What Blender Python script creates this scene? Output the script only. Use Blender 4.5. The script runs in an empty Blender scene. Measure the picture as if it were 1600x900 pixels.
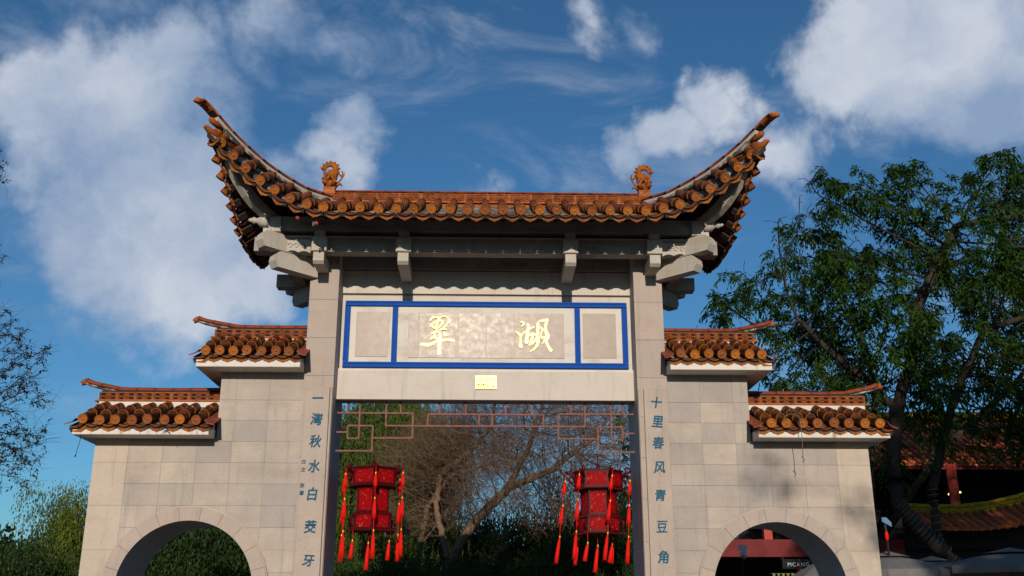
import bpy, math, random
import numpy as np
from mathutils import Vector, Matrix
from mathutils import noise as mnoise

S = bpy.context.scene
COL = S.collection
rnd = random.Random(7)
R = math.radians

# ------------------------------------------------------------------ camera
cam = bpy.data.cameras.new("camera")
cam.sensor_width = 36.0
cam.lens = 36.0 * 1585 / 1600
cam.clip_start = 0.1
cam.clip_end = 3000
cam_o = bpy.data.objects.new("camera", cam)
COL.objects.link(cam_o)
cam_o.location = (-0.025, -14.0, 1.6)
cam_o.rotation_euler = (R(90 + 18.0), 0, R(-1.6))
S.camera = cam_o

# ------------------------------------------------------------------ light
S.view_settings.view_transform = 'Standard'
S.view_settings.look = 'None'
S.view_settings.exposure = 0.0
S.view_settings.gamma = 1.0
SUN_EL, SUN_AZ = 16.6, 180.8
sun = bpy.data.lights.new("sun", 'SUN')
sun.energy = 4.0
sun.angle = R(0.5)
sun.color = (1.0, 0.88, 0.75)
sun_o = bpy.data.objects.new("sun", sun)
COL.objects.link(sun_o)
to_sun = Vector((-0.014, -math.cos(R(SUN_EL)), math.sin(R(SUN_EL)))).normalized()
sun_o.rotation_euler = to_sun.to_track_quat('Z', 'Y').to_euler()
sun_o.location = (0, -40, 30)

W = bpy.data.worlds.new("World")
S.world = W
W.use_nodes = True
nt = W.node_tree
nt.nodes.clear()
N = nt.nodes.new
LK = nt.links.new


def mth(op, a, b=None, c=None, clamp=False, tree=None):
    t = tree or nt
    n = t.nodes.new('ShaderNodeMath')
    n.operation = op
    n.use_clamp = clamp
    for i, v in enumerate((a, b, c)):
        if v is None:
            continue
        if isinstance(v, (int, float)):
            n.inputs[i].default_value = v
        else:
            t.links.new(v, n.inputs[i])
    return n.outputs[0]


out = N('ShaderNodeOutputWorld')
bg = N('ShaderNodeBackground')
bg.inputs['Strength'].default_value = 0.066
sky = N('ShaderNodeTexSky')
sky.sky_type = 'NISHITA'
sky.sun_disc = False
sky.sun_elevation = R(SUN_EL)
sky.sun_rotation = R(SUN_AZ)
sky.air_density = 1.0
sky.dust_density = 0.3
sky.ozone_density = 3.0
tc = N('ShaderNodeTexCoord')
nrm = N('ShaderNodeVectorMath'); nrm.operation = 'NORMALIZE'
LK(tc.outputs['Generated'], nrm.inputs[0])
# gentle domain warp so that the cloud masses get ragged outlines
wn = N('ShaderNodeTexNoise'); wn.inputs['Scale'].default_value = 9; wn.inputs['Detail'].default_value = 5
wn.inputs['Roughness'].default_value = 0.6
LK(nrm.outputs[0], wn.inputs['Vector'])
wsub = N('ShaderNodeVectorMath'); wsub.operation = 'SUBTRACT'; wsub.inputs[1].default_value = (0.5, 0.5, 0.5)
LK(wn.outputs['Color'], wsub.inputs[0])
wsc = N('ShaderNodeVectorMath'); wsc.operation = 'SCALE'; wsc.inputs['Scale'].default_value = 0.10
LK(wsub.outputs[0], wsc.inputs[0])
wad = N('ShaderNodeVectorMath'); wad.operation = 'ADD'
LK(nrm.outputs[0], wad.inputs[0]); LK(wsc.outputs[0], wad.inputs[1])
CLOUDS = [(-0.371, 0.822, 0.432, 0.069, 1), (-0.328, 0.854, 0.404, 0.082, 1), (-0.275, 0.884, 0.379, 0.076, 1), (-0.225, 0.909, 0.351, 0.057, 0.95), (-0.355, 0.877, 0.324, 0.069, 1.1), (-0.297, 0.903, 0.309, 0.069, 1.15), (-0.219, 0.927, 0.305, 0.05, 1), (-0.394, 0.803, 0.447, 0.038, 0.9), (-0.363, 0.795, 0.487, 0.057, 0.8), (-0.297, 0.819, 0.49, 0.05, 0.8), (-0.215, 0.832, 0.512, 0.057, 0.7), (-0.146, 0.842, 0.52, 0.038, 0.6), (-0.123, 0.885, 0.448, 0.032, 0.75), (-0.16, 0.892, 0.424, 0.028, 0.8), (-0.411, 0.827, 0.383, 0.044, 0.7), (-0.136, 0.905, 0.403, 0.028, 0.6), (0.137, 0.898, 0.417, 0.032, 1), (0.173, 0.884, 0.435, 0.038, 1.1), (0.213, 0.861, 0.461, 0.038, 1.05), (0.25, 0.845, 0.473, 0.025, 0.9), (0.194, 0.846, 0.497, 0.019, 0.8), (0.261, 0.867, 0.424, 0.038, 0.75), (0.295, 0.858, 0.421, 0.032, 0.6), (0.334, 0.813, 0.477, 0.05, 1.05), (0.377, 0.784, 0.493, 0.069, 1.2), (0.437, 0.772, 0.461, 0.076, 1.2), (0.412, 0.805, 0.428, 0.05, 1), (0.455, 0.791, 0.409, 0.038, 0.9), (0.463, 0.738, 0.491, 0.063, 1), (0.007, 0.911, 0.411, 0.022, 0.75), (0.087, 0.84, 0.536, 0.022, 0.55), (-0.025, 0.915, 0.402, 0.019, 0.45), (0.145, 0.837, 0.528, 0.025, 0.5), (-0.399, 0.878, 0.264, 0.038, 0.35)]
cr = random.Random(3)
for i in range(16):          # the same kind of cloud goes on round the rest of the sky
    az = R(cr.uniform(45, 315)); el = R(cr.uniform(14, 60))
    for k in range(2):
        a2 = az + cr.uniform(-.1, .1); e2 = el + cr.uniform(-.06, .06)
        CLOUDS.append((math.sin(a2) * math.cos(e2), math.cos(a2) * math.cos(e2), math.sin(e2), cr.uniform(.05, .1), cr.uniform(.8, 1.1)))
acc = None
for (x, y, z, r, w) in CLOUDS:
    d = N('ShaderNodeVectorMath'); d.operation = 'DISTANCE'
    v = Vector((x, y, z)).normalized()
    d.inputs[1].default_value = v
    LK(wad.outputs[0], d.inputs[0])
    q = mth('MULTIPLY_ADD', d.outputs['Value'], -1.0 / (r * 1.7), 1.0, clamp=True)
    q = mth('MULTIPLY', q, w * 0.92)
    acc = q if acc is None else mth('MAXIMUM', mth('MULTIPLY_ADD', q, 0.35, acc), q)
acc = mth('MINIMUM', acc, 1.15)
f1 = N('ShaderNodeTexNoise'); f1.inputs['Scale'].default_value = 6.0; f1.inputs['Detail'].default_value = 12
f1.inputs['Roughness'].default_value = 0.6; f1.inputs['Distortion'].default_value = 0.25
LK(nrm.outputs[0], f1.inputs['Vector'])
dens = mth('ADD', mth('MULTIPLY', acc, 0.60), mth('MULTIPLY', f1.outputs['Fac'], 1.25))
mr = N('ShaderNodeMapRange'); mr.interpolation_type = 'SMOOTHSTEP'
mr.inputs['From Min'].default_value = 0.80; mr.inputs['From Max'].default_value = 1.12
mr.inputs['To Max'].default_value = 0.96
LK(dens, mr.inputs['Value'])
f2 = N('ShaderNodeTexNoise'); f2.inputs['Scale'].default_value = 5.5; f2.inputs['Detail'].default_value = 6
f2.inputs['Roughness'].default_value = 0.5
LK(wad.outputs[0], f2.inputs['Vector'])
cc = N('ShaderNodeMix'); cc.data_type = 'RGBA'
cc.inputs[6].default_value = (3.9, 5.4, 8.0, 1)
cc.inputs[7].default_value = (9.0, 9.7, 11.0, 1)
mr2 = N('ShaderNodeMapRange'); mr2.inputs['From Min'].default_value = 0.40; mr2.inputs['From Max'].default_value = 0.60
LK(f2.outputs['Fac'], mr2.inputs['Value'])
LK(mr2.outputs[0], cc.inputs[0])
tint = N('ShaderNodeMix'); tint.data_type = 'RGBA'; tint.blend_type = 'MULTIPLY'; tint.inputs[0].default_value = 1
tint.inputs[7].default_value = (0.60, 1.08, 1.33, 1)
LK(sky.outputs[0], tint.inputs[6])
mx = N('ShaderNodeMix'); mx.data_type = 'RGBA'
wz = N('ShaderNodeMapping'); wz.inputs['Scale'].default_value = (3.0, 3.0, 9.0); wz.inputs['Rotation'].default_value = (0.2, 0.5, 0.3)
LK(nrm.outputs[0], wz.inputs['Vector'])
wf = N('ShaderNodeTexNoise'); wf.inputs['Scale'].default_value = 1.6; wf.inputs['Detail'].default_value = 9; wf.inputs['Roughness'].default_value = 0.62
wf.inputs['Distortion'].default_value = 0.6
LK(wz.outputs[0], wf.inputs['Vector'])
wm = N('ShaderNodeMapRange'); wm.interpolation_type = 'SMOOTHSTEP'
wm.inputs['From Min'].default_value = 0.47; wm.inputs['From Max'].default_value = 0.74; wm.inputs['To Max'].default_value = 0.42
LK(wf.outputs['Fac'], wm.inputs['Value'])
LK(mth('MAXIMUM', mr.outputs[0], wm.outputs[0]), mx.inputs[0]); LK(tint.outputs[2], mx.inputs[6]); LK(cc.outputs[2], mx.inputs[7])
LK(mx.outputs[2], bg.inputs['Color']); LK(bg.outputs[0], out.inputs['Surface'])

# ------------------------------------------------------------------ materials
def new_mat(name):
    m = bpy.data.materials.new(name)
    m.use_nodes = True
    t = m.node_tree
    return m, t, t.nodes['Principled BSDF']


def ramp_mix(t, fac, a, b):
    n = t.nodes.new('ShaderNodeMix'); n.data_type = 'RGBA'
    if isinstance(fac, (int, float)):
        n.inputs[0].default_value = fac
    else:
        t.links.new(fac, n.inputs[0])
    for i, c in ((6, a), (7, b)):
        if isinstance(c, tuple):
            n.inputs[i].default_value = c + (1,) if len(c) == 3 else c
        else:
            t.links.new(c, n.inputs[i])
    return n.outputs[2]


def noise(t, scale, detail=4, rough=0.55, vec=None, which='Fac', coord='Object', stretch=None):
    n = t.nodes.new('ShaderNodeTexNoise')
    n.inputs['Scale'].default_value = scale
    n.inputs['Detail'].default_value = detail
    n.inputs['Roughness'].default_value = rough
    if vec is None:
        c = t.nodes.new('ShaderNodeTexCoord')
        vec = c.outputs[coord]
        if stretch:
            mp = t.nodes.new('ShaderNodeMapping')
            mp.inputs['Scale'].default_value = stretch
            t.links.new(vec, mp.inputs['Vector'])
            vec = mp.outputs[0]
    t.links.new(vec, n.inputs['Vector'])
    return n.outputs[which]


def rng(t, v, a, b, c=0.0, d=1.0):
    n = t.nodes.new('ShaderNodeMapRange')
    n.inputs['From Min'].default_value = a; n.inputs['From Max'].default_value = b
    n.inputs['To Min'].default_value = c; n.inputs['To Max'].default_value = d
    t.links.new(v, n.inputs['Value'])
    return n.outputs[0]


def bump(t, p, h, strength=0.3, dist=0.01):
    b = t.nodes.new('ShaderNodeBump')
    b.inputs['Strength'].default_value = strength
    b.inputs['Distance'].default_value = dist
    t.links.new(h, b.inputs['Height'])
    t.links.new(b.outputs[0], p.inputs['Normal'])


def obj_random(t):
    n = t.nodes.new('ShaderNodeObjectInfo')
    return n.outputs['Random']


def world_vec(t, scale=(1, 1, 1)):
    g = t.nodes.new('ShaderNodeNewGeometry')
    mp = t.nodes.new('ShaderNodeMapping')
    mp.inputs['Scale'].default_value = scale
    t.links.new(g.outputs['Position'], mp.inputs['Vector'])
    return mp.outputs[0]


def stone_mat(name, a, b, var=0.5, rough=0.75, stain=(0.30, 0.22, 0.15), stain_amt=0.35, dark=0.25):
    m, t, p = new_mat(name)
    base = ramp_mix(t, obj_random(t), a, b)
    wv = world_vec(t)
    n1 = noise(t, 2.2, 6, 0.6, wv)
    n2 = noise(t, 26, 5, 0.7, wv)
    n3 = noise(t, 1.0, 5, 0.65, world_vec(t, (1.6, 1.6, 5.0)))
    c = ramp_mix(t, rng(t, n1, 0.35, 0.7, 0, var), base, tuple(x * 0.72 for x in a))
    c = ramp_mix(t, rng(t, n3, 0.52, 0.72, 0, stain_amt), c, stain)
    c = ramp_mix(t, rng(t, n2, 0.45, 0.75, 0, dark), c, tuple(x * 0.55 for x in a))
    st = noise(t, 1.0, 5, 0.7, world_vec(t, (9.0, 9.0, 0.8)))
    c = ramp_mix(t, rng(t, st, 0.54, 0.72, 0, 0.45), c, tuple(x * 0.55 for x in a))
    g = noise(t, 120, 2, 0.5, wv)
    c = ramp_mix(t, rng(t, g, 0.4, 0.7, 0, 0.16), c, tuple(x * 0.5 for x in a))
    t.links.new(c, p.inputs['Base Color'])
    p.inputs['Roughness'].default_value = rough
    p.inputs['Specular IOR Level'].default_value = 0.12
    bump(t, p, n2, 0.35, 0.006)
    return m


M = {}
M['stone'] = stone_mat('stone', (0.36, 0.32, 0.285), (0.50, 0.42, 0.335), var=0.55)
M['quoin'] = stone_mat('quoin_stone', (0.47, 0.395, 0.315), (0.50, 0.42, 0.335), var=0.3, stain_amt=0.25)
M['pillar'] = stone_mat('pillar_stone', (0.39, 0.325, 0.275), (0.435, 0.36, 0.30), var=0.35, stain=(0.42, 0.26, 0.2))
M['joint'] = stone_mat('joint_mortar', (0.38, 0.315, 0.245), (0.38, 0.315, 0.245), var=0.7, dark=0.5)
M['jamb'] = stone_mat('jamb_render', (0.46, 0.44, 0.43), (0.46, 0.44, 0.43), var=0.4, stain_amt=0.1)
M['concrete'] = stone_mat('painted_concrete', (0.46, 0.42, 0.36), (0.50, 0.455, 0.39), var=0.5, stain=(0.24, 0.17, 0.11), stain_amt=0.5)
M['white'] = stone_mat('white_render', (0.62, 0.58, 0.52), (0.62, 0.58, 0.52), var=0.25, stain=(0.33, 0.2, 0.12), stain_amt=0.45, dark=0.1)
def slab_white():
    m, t, p = new_mat('white_slab')
    n1 = noise(t, 3.0, 5, 0.6, world_vec(t)); n2 = noise(t, 1.0, 5, 0.7, world_vec(t, (7.0, 7.0, 1.5)))
    c = ramp_mix(t, rng(t, n1, 0.4, 0.7, 0, 0.35), (0.62, 0.58, 0.52), (0.45, 0.41, 0.36))
    c = ramp_mix(t, rng(t, n2, 0.60, 0.70, 0, 0.75), c, (0.30, 0.17, 0.08))
    c = ramp_mix(t, rng(t, noise(t, 11, 5, 0.7, world_vec(t)), 0.60, 0.72, 0, 0.7), c, (0.16, 0.12, 0.09))
    t.links.new(c, p.inputs['Base Color'])
    p.inputs['Roughness'].default_value = 0.85
    p.inputs['Specular IOR Level'].default_value = 0.1
    bump(t, p, n1, 0.3, 0.01)
    return m


M['slab'] = slab_white()
M['cream'] = stone_mat('cream_marble', (0.54, 0.485, 0.42), (0.57, 0.51, 0.44), var=0.25, rough=0.7, stain=(0.45, 0.33, 0.22), stain_amt=0.35, dark=0.08)


def mortar():
    m, t, p = new_mat('lime_mortar')
    wv = world_vec(t)
    n1 = noise(t, 9, 7, 0.7, wv); n2 = noise(t, 3.5, 4, 0.6, wv)
    c = ramp_mix(t, rng(t, n1, 0.38, 0.54), (0.40, 0.36, 0.31), (0.05, 0.042, 0.035))
    c = ramp_mix(t, rng(t, n2, 0.5, 0.65, 0, 0.8), c, (0.10, 0.085, 0.07))
    t.links.new(c, p.inputs['Base Color'])
    p.inputs['Roughness'].default_value = 0.95
    p.inputs['Specular IOR Level'].default_value = 0.05
    bump(t, p, n1, 0.8, 0.02)
    return m


M['mortar'] = mortar()
M['eave_shade'] = stone_mat('eave_shade_concrete', (0.33, 0.30, 0.26), (0.36, 0.325, 0.28), var=0.7, stain=(0.12, 0.09, 0.07), stain_amt=0.8, dark=0.5)  # concrete darkened in colour to deepen the shade under the eave

# polished slab: catches the sun
def polished():
    m, t, p = new_mat('polished_sandstone')
    wv = world_vec(t)
    base = ramp_mix(t, obj_random(t), (0.36, 0.30, 0.25), (0.42, 0.345, 0.28))
    n1 = noise(t, 7, 6, 0.65, wv)
    c = ramp_mix(t, rng(t, n1, 0.4, 0.7, 0, 0.6), base, (0.29, 0.23, 0.185))
    t.links.new(c, p.inputs['Base Color'])
    t.links.new(rng(t, noise(t, 12, 5, 0.7, wv), 0.35, 0.7, 0.22, 0.32), p.inputs['Roughness'])
    p.inputs['Specular IOR Level'].default_value = 0.065
    bump(t, p, noise(t, 4, 5, 0.6, wv), 0.12, 0.006)
    return m


M['polished'] = polished()


def glaze(name, a, b, dirt=(0.055, 0.035, 0.02), dirt_amt=0.7, rough=0.36, spec=0.08):
    m, t, p = new_mat(name)
    base = ramp_mix(t, obj_random(t), a, b)
    wv = world_vec(t)
    n1 = noise(t, 14, 6, 0.65, wv)
    n2 = noise(t, 60, 4, 0.6, wv)
    c = ramp_mix(t, rng(t, n1, 0.46, 0.68, 0, dirt_amt), base, dirt)
    c = ramp_mix(t, rng(t, n2, 0.58, 0.78, 0, 0.3), c, (0.20, 0.11, 0.05))
    t.links.new(c, p.inputs['Base Color'])
    t.links.new(rng(t, n1, 0.35, 0.7, rough, rough + 0.4), p.inputs['Roughness'])
    p.inputs['Specular IOR Level'].default_value = spec
    bump(t, p, n2, 0.5, 0.004)
    return m


M['tile'] = glaze('orange_glazed_tile', (0.30, 0.085, 0.016), (0.16, 0.036, 0.012), dirt_amt=0.95)
M['tile_disc'] = glaze('tile_end_medallion', (0.46, 0.155, 0.024), (0.28, 0.090, 0.030), dirt_amt=0.5)
M['olive'] = glaze('olive_glaze_collar', (0.22, 0.085, 0.012), (0.24, 0.055, 0.015), dirt_amt=0.8)
M['ridge'] = glaze('ridge_glaze', (0.38, 0.105, 0.016), (0.30, 0.075, 0.012), dirt_amt=0.7, rough=0.35)
M['panel_ground'] = glaze('ridge_panel_ground', (0.20, 0.045, 0.010), (0.15, 0.034, 0.008), dirt_amt=0.6, rough=0.4)
M['cap'] = glaze('ridge_cap_glaze', (0.26, 0.055, 0.025), (0.21, 0.045, 0.022), dirt_amt=0.45, rough=0.3)
M['capo'] = glaze('ridge_cap_orange', (0.42, 0.11, 0.02), (0.36, 0.085, 0.02), dirt_amt=0.5, rough=0.3)
M['dragon'] = glaze('ornament_glaze', (0.36, 0.10, 0.016), (0.33, 0.09, 0.015), dirt_amt=0.6, rough=0.3)


def flat(name, col, rough=0.6, metal=0.0, var=0.3, spec=0.12, sc=8, bmp=0.2):
    m, t, p = new_mat(name)
    wv = world_vec(t)
    n1 = noise(t, sc, 5, 0.6, wv)
    c = ramp_mix(t, rng(t, n1, 0.35, 0.7, 0, var), col, tuple(x * 0.45 for x in col))
    t.links.new(c, p.inputs['Base Color'])
    p.inputs['Roughness'].default_value = rough
    p.inputs['Metallic'].default_value = metal
    p.inputs['Specular IOR Level'].default_value = spec
    if bmp:
        bump(t, p, noise(t, sc * 6, 3, 0.6, wv), bmp, 0.004)
    return m


M['soffit'] = flat('red_brown_soffit', (0.10, 0.028, 0.018), 0.6, var=0.5)
M['rafter'] = flat('red_rafter', (0.17, 0.038, 0.025), 0.55, var=0.5)
M['darkgap'] = flat('gap_shade_board', (0.045, 0.035, 0.03), 0.9)  # shade of the gaps put into the colour of necks, edges and backings
M['red_dot'] = flat('red_rafter_end', (0.35, 0.04, 0.03), 0.5)
M['green_dot'] = flat('green_rafter_end', (0.03, 0.16, 0.10), 0.5)


def blue():
    m, t, p = new_mat('cobalt_blue_paint')
    wv = world_vec(t, (1, 1, 7))
    n = noise(t, 5, 6, 0.75, wv)
    g = t.nodes.new('ShaderNodeNewGeometry')
    c = ramp_mix(t, rng(t, n, 0.35, 0.7, 0, 0.35), (0.002, 0.062, 0.33), (0.002, 0.04, 0.2))
    c = ramp_mix(t, rng(t, n, 0.685, 0.70, 0, 1), c, (0.55, 0.52, 0.47))
    t.links.new(c, p.inputs['Base Color'])
    p.inputs['Roughness'].default_value = 0.55
    p.inputs['Specular IOR Level'].default_value = 0.06
    return m


M['blue'] = blue()
M['gold'] = flat('gold_leaf', (0.95, 0.56, 0.13), 0.42, metal=1.0, var=0.15, bmp=0.3, sc=14)
M['gold_dark'] = flat('old_gold_recess', (0.06, 0.026, 0.005), 0.7, var=0.3)
M['ink'] = flat('blue_green_inlay', (0.010, 0.095, 0.16), 0.6, var=0.7, sc=22)
M['fret'] = flat('dusty_pink_iron', (0.24, 0.10, 0.08), 0.6, var=0.8, sc=20)
M['frame_red'] = flat('dark_red_lacquer', (0.075, 0.003, 0.004), 0.4, var=0.5)
M['tassel'] = flat('scarlet_tassel', (0.72, 0.012, 0.006), 0.7, var=0.35, sc=40)
M['bead'] = flat('gold_bead', (0.85, 0.45, 0.05), 0.35, metal=0.6)


def lantern_silk():
    m, t, p = new_mat('red_silk_panel')
    n = noise(t, 26, 3, 0.5, world_vec(t))
    c = ramp_mix(t, rng(t, n, 0.60, 0.68, 0, 0.65), (0.36, 0.004, 0.007), (0.60, 0.13, 0.06))
    t.links.new(c, p.inputs['Base Color'])
    p.inputs['Roughness'].default_value = 0.5
    p.inputs['Specular IOR Level'].default_value = 0.05
    tr = t.nodes.new('ShaderNodeBsdfTranslucent'); t.links.new(c, tr.inputs[0])
    ms = t.nodes.new('ShaderNodeMixShader'); ms.inputs[0].default_value = 0.3
    t.links.new(p.outputs[0], ms.inputs[1]); t.links.new(tr.outputs[0], ms.inputs[2])
    t.links.new(ms.outputs[0], t.nodes['Material Output'].inputs['Surface'])
    return m


M['silk'] = lantern_silk()


def leaf_mat(name, a, b, trans=0.35, rough=0.45):
    m, t, p = new_mat(name)
    g = t.nodes.new('ShaderNodeNewGeometry')
    c = ramp_mix(t, g.outputs['Random Per Island'], a, b)
    n = noise(t, 0.9, 3, 0.5, world_vec(t))
    c = ramp_mix(t, rng(t, n, 0.4, 0.65, 0, 0.5), c, tuple(x * 0.5 for x in a))
    t.links.new(c, p.inputs['Base Color'])
    p.inputs['Roughness'].default_value = rough
    p.inputs['Specular IOR Level'].default_value = 0.1
    tr = t.nodes.new('ShaderNodeBsdfTranslucent'); t.links.new(c, tr.inputs[0])
    ms = t.nodes.new('ShaderNodeMixShader'); ms.inputs[0].default_value = trans
    t.links.new(p.outputs[0], ms.inputs[1]); t.links.new(tr.outputs[0], ms.inputs[2])
    t.links.new(ms.outputs[0], t.nodes['Material Output'].inputs['Surface'])
    return m


M['leaf_dark'] = leaf_mat('broad_tree_leaf', (0.018, 0.055, 0.010), (0.06, 0.115, 0.014))
M['leaf_willow'] = leaf_mat('willow_leaf', (0.075, 0.13, 0.022), (0.15, 0.20, 0.04))
M['leaf_bush'] = leaf_mat('bush_leaf', (0.018, 0.045, 0.012), (0.055, 0.09, 0.02))
M['leaf_yellow'] = leaf_mat('yellow_green_leaf', (0.09, 0.13, 0.016), (0.16, 0.19, 0.03))
M['leaf_sparse'] = leaf_mat('small_dark_leaf', (0.03, 0.035, 0.02), (0.06, 0.05, 0.03))
M['bark'] = flat('dark_bark', (0.045, 0.035, 0.027), 0.9, var=0.6, sc=10, bmp=0.6)
M['bark_bare'] = flat('grey_brown_bark', (0.18, 0.118, 0.075), 0.9, var=0.6, sc=12, bmp=0.6)
M['cord'] = flat('pale_light_cord', (0.16, 0.14, 0.11), 0.6)
M['rtile'] = glaze('red_clay_roof_tile', (0.52, 0.135, 0.05), (0.36, 0.085, 0.035), dirt_amt=0.3, rough=0.6, spec=0.2)
M['maroon'] = flat('maroon_timber', (0.16, 0.022, 0.022), 0.6, var=0.5, sc=3)
M['redcol'] = flat('red_column', (0.40, 0.06, 0.035), 0.5, var=0.4)
M['yellow'] = glaze('yellow_glazed_ridge', (0.42, 0.28, 0.015), (0.34, 0.22, 0.015), dirt_amt=0.75, rough=0.35)
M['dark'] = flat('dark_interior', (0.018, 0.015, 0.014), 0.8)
M['bluewin'] = flat('blue_window', (0.01, 0.06, 0.16), 0.3)
M['canopy'] = flat('grey_canvas', (0.16, 0.155, 0.15), 0.8, var=0.3)
M['metal'] = flat('grey_metal', (0.30, 0.30, 0.31), 0.45, metal=0.4)
M['plastic'] = flat('white_plastic', (0.70, 0.70, 0.70), 0.4, var=0.05)
M['black'] = flat('black_glass', (0.01, 0.01, 0.012), 0.15, bmp=0)
M['letter'] = flat('pale_blue_letters', (0.34, 0.46, 0.55), 0.5)
M['signblue'] = flat('light_blue_board', (0.11, 0.20, 0.32), 0.5)
M['ground'] = stone_mat('paving', (0.12, 0.11, 0.10), (0.12, 0.11, 0.10), var=0.6)


def emis(name, col, s):
    m, t, p = new_mat(name)
    p.inputs['Base Color'].default_value = col + (1,)
    p.inputs['Emission Color'].default_value = col + (1,)
    p.inputs['Emission Strength'].default_value = s
    return m


M['lamp'] = emis('warm_lamp', (1.0, 0.55, 0.2), 3.0)
M['led'] = emis('yellow_green_light', (0.10, 0.115, 0.01), 0.3)

# ------------------------------------------------------------------ helpers
def link(o):
    COL.objects.link(o)
    return o


def thing(name, label, cat, loc=(0, 0, 0), rz=0.0, group=None):
    o = bpy.data.objects.new(name, None)
    o.empty_display_size = 0.2
    o.location = loc
    o.rotation_euler = (0, 0, rz)
    o['label'] = label; o['category'] = cat
    if group:
        o['group'] = group
    return link(o)


class MB:
    def __init__(s):
        s.v = []; s.f = []; s.mi = []; s.sm = []; s.k = 0

    def add(s, vs, fs, mi=0, smooth=False):
        o = len(s.v)
        s.v += [tuple(p) for p in vs]
        for f in fs:
            s.f.append(tuple(i + o for i in f)); s.mi.append(mi); s.sm.append(smooth)
        return s

    def box(s, a, b, mi=0):
        (x0, y0, z0), (x1, y1, z1) = a, b
        v = [(x0, y0, z0), (x1, y0, z0), (x1, y1, z0), (x0, y1, z0), (x0, y0, z1), (x1, y0, z1), (x1, y1, z1), (x0, y1, z1)]
        return s.add(v, [(0, 3, 2, 1), (4, 5, 6, 7), (0, 1, 5, 4), (1, 2, 6, 5), (2, 3, 7, 6), (3, 0, 4, 7)], mi)

    def bevbox(s, a, b, c=0.004, mi=0):
        # box with its -Y face edges chamfered
        (x0, y0, z0), (x1, y1, z1) = a, b
        v = [(x0 + c, y0, z0 + c), (x1 - c, y0, z0 + c), (x1 - c, y0, z1 - c), (x0 + c, y0, z1 - c),
             (x0, y0 + c, z0), (x1, y0 + c, z0), (x1, y0 + c, z1), (x0, y0 + c, z1),
             (x0, y1, z0), (x1, y1, z0), (x1, y1, z1), (x0, y1, z1)]
        f = [(0, 1, 2, 3)] + [(i, 4 + i, 4 + (i + 1) % 4, (i + 1) % 4) for i in range(4)] + [(4 + i, 8 + i, 8 + (i + 1) % 4, 4 + (i + 1) % 4) for i in range(4)] + [(11, 10, 9, 8)]
        return s.add(v, f, mi)

    def prism(s, poly, y0, y1, mi=0, smooth=False):
        # poly: list of (x, z) ; extruded along y
        n = len(poly)
        v = [(x, y0, z) for x, z in poly] + [(x, y1, z) for x, z in poly]
        f = [tuple(range(n)), tuple(range(2 * n - 1, n - 1, -1))]
        s.add(v, f, mi)
        o = len(s.v) - 2 * n
        for i in range(n):
            j = (i + 1) % n
            s.f.append((o + i, o + n + i, o + n + j, o + j)); s.mi.append(mi); s.sm.append(smooth)
        return s

    def tube(s, pts, rad, n=8, mi=0, caps=True, smooth=True, flat_=1.0):
        pts = [Vector(p) for p in pts]
        if isinstance(rad, (int, float)):
            rad = [rad] * len(pts)
        up = Vector((0, 0, 1))
        rings = []
        for i, p in enumerate(pts):
            d = (pts[min(i + 1, len(pts) - 1)] - pts[max(i - 1, 0)]).normalized()
            a = d.cross(up)
            if a.length < 1e-3:
                a = d.cross(Vector((0, 1, 0)))
            a.normalize(); b = a.cross(d)
            rings.append([p + (a * math.cos(2 * math.pi * k / n) + b * math.sin(2 * math.pi * k / n) * flat_) * rad[i] for k in range(n)])
        v = [q for r in rings for q in r]
        f = []
        for i in range(len(pts) - 1):
            for k in range(n):
                f.append((i * n + k, i * n + (k + 1) % n, (i + 1) * n + (k + 1) % n, (i + 1) * n + k))
        s.add(v, f, mi, smooth)
        if caps:
            o = len(s.v) - len(v)
            s.f.append(tuple(o + k for k in range(n - 1, -1, -1))); s.mi.append(mi); s.sm.append(False)
            s.f.append(tuple(o + len(v) - n + k for k in range(n))); s.mi.append(mi); s.sm.append(False)
        return s

    def xf(s, mat):
        s.v = [tuple(mat @ Vector(p)) for p in s.v]
        return s

    def mesh(s, name, mats):
        me = bpy.data.meshes.new(name)
        me.from_pydata(s.v, [], s.f)
        for m in (mats if isinstance(mats, (list, tuple)) else [mats]):
            me.materials.append(m)
        me.polygons.foreach_set('material_index', s.mi)
        me.polygons.foreach_set('use_smooth', s.sm)
        me.update()
        return me

    def build(s, name, mats, parent=None, label=None, kind=None):
        return place(s.mesh(name, mats), name, parent, label=label, kind=kind)


def place(me, name, parent=None, loc=(0, 0, 0), rot=None, label=None, kind=None, mat=None):
    o = bpy.data.objects.new(name, me)
    link(o)
    if parent:
        o.parent = parent
    if mat is not None:
        o.matrix_local = mat
    else:
        o.location = loc
        if rot:
            o.rotation_euler = rot
    if label:
        o['label'] = label
    if kind:
        o['kind'] = kind
    return o


def frame_y(p, d, upv=Vector((0, 0, 1))):
    """matrix at p whose local +Y runs along d"""
    d = Vector(d).normalized()
    x = d.cross(upv).normalized()
    z = x.cross(d)
    m = Matrix((x, d, z)).transposed().to_4x4()
    m.translation = Vector(p)
    return m


def interp(x, X, Y):
    return float(np.interp(x, X, Y))


# ------------------------------------------------------------------ ground
g = MB().add([(-600, -600, 0), (600, -600, 0), (600, 600, 0), (-600, 600, 0)], [(0, 1, 2, 3)]).build('ground', M['ground'])
g['kind'] = 'structure'

# ================================================================== THE GATEWAY
gate = thing('memorial_gateway', 'pale stone park gateway with sweeping orange tiled roof and blue framed plaque', 'gateway', (0, 0.5, 0))
gate_inv = Matrix.Translation((0, -0.5, 0))


def gp(mb, name, mats, label=None):
    mb.xf(gate_inv)
    return mb.build(name, mats, gate, label=label)


def sub(mb, name, mats, parent, label=None, kind=None):
    mb.xf(gate_inv)
    return mb.build(name, mats, parent, label=label, kind=kind)


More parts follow.
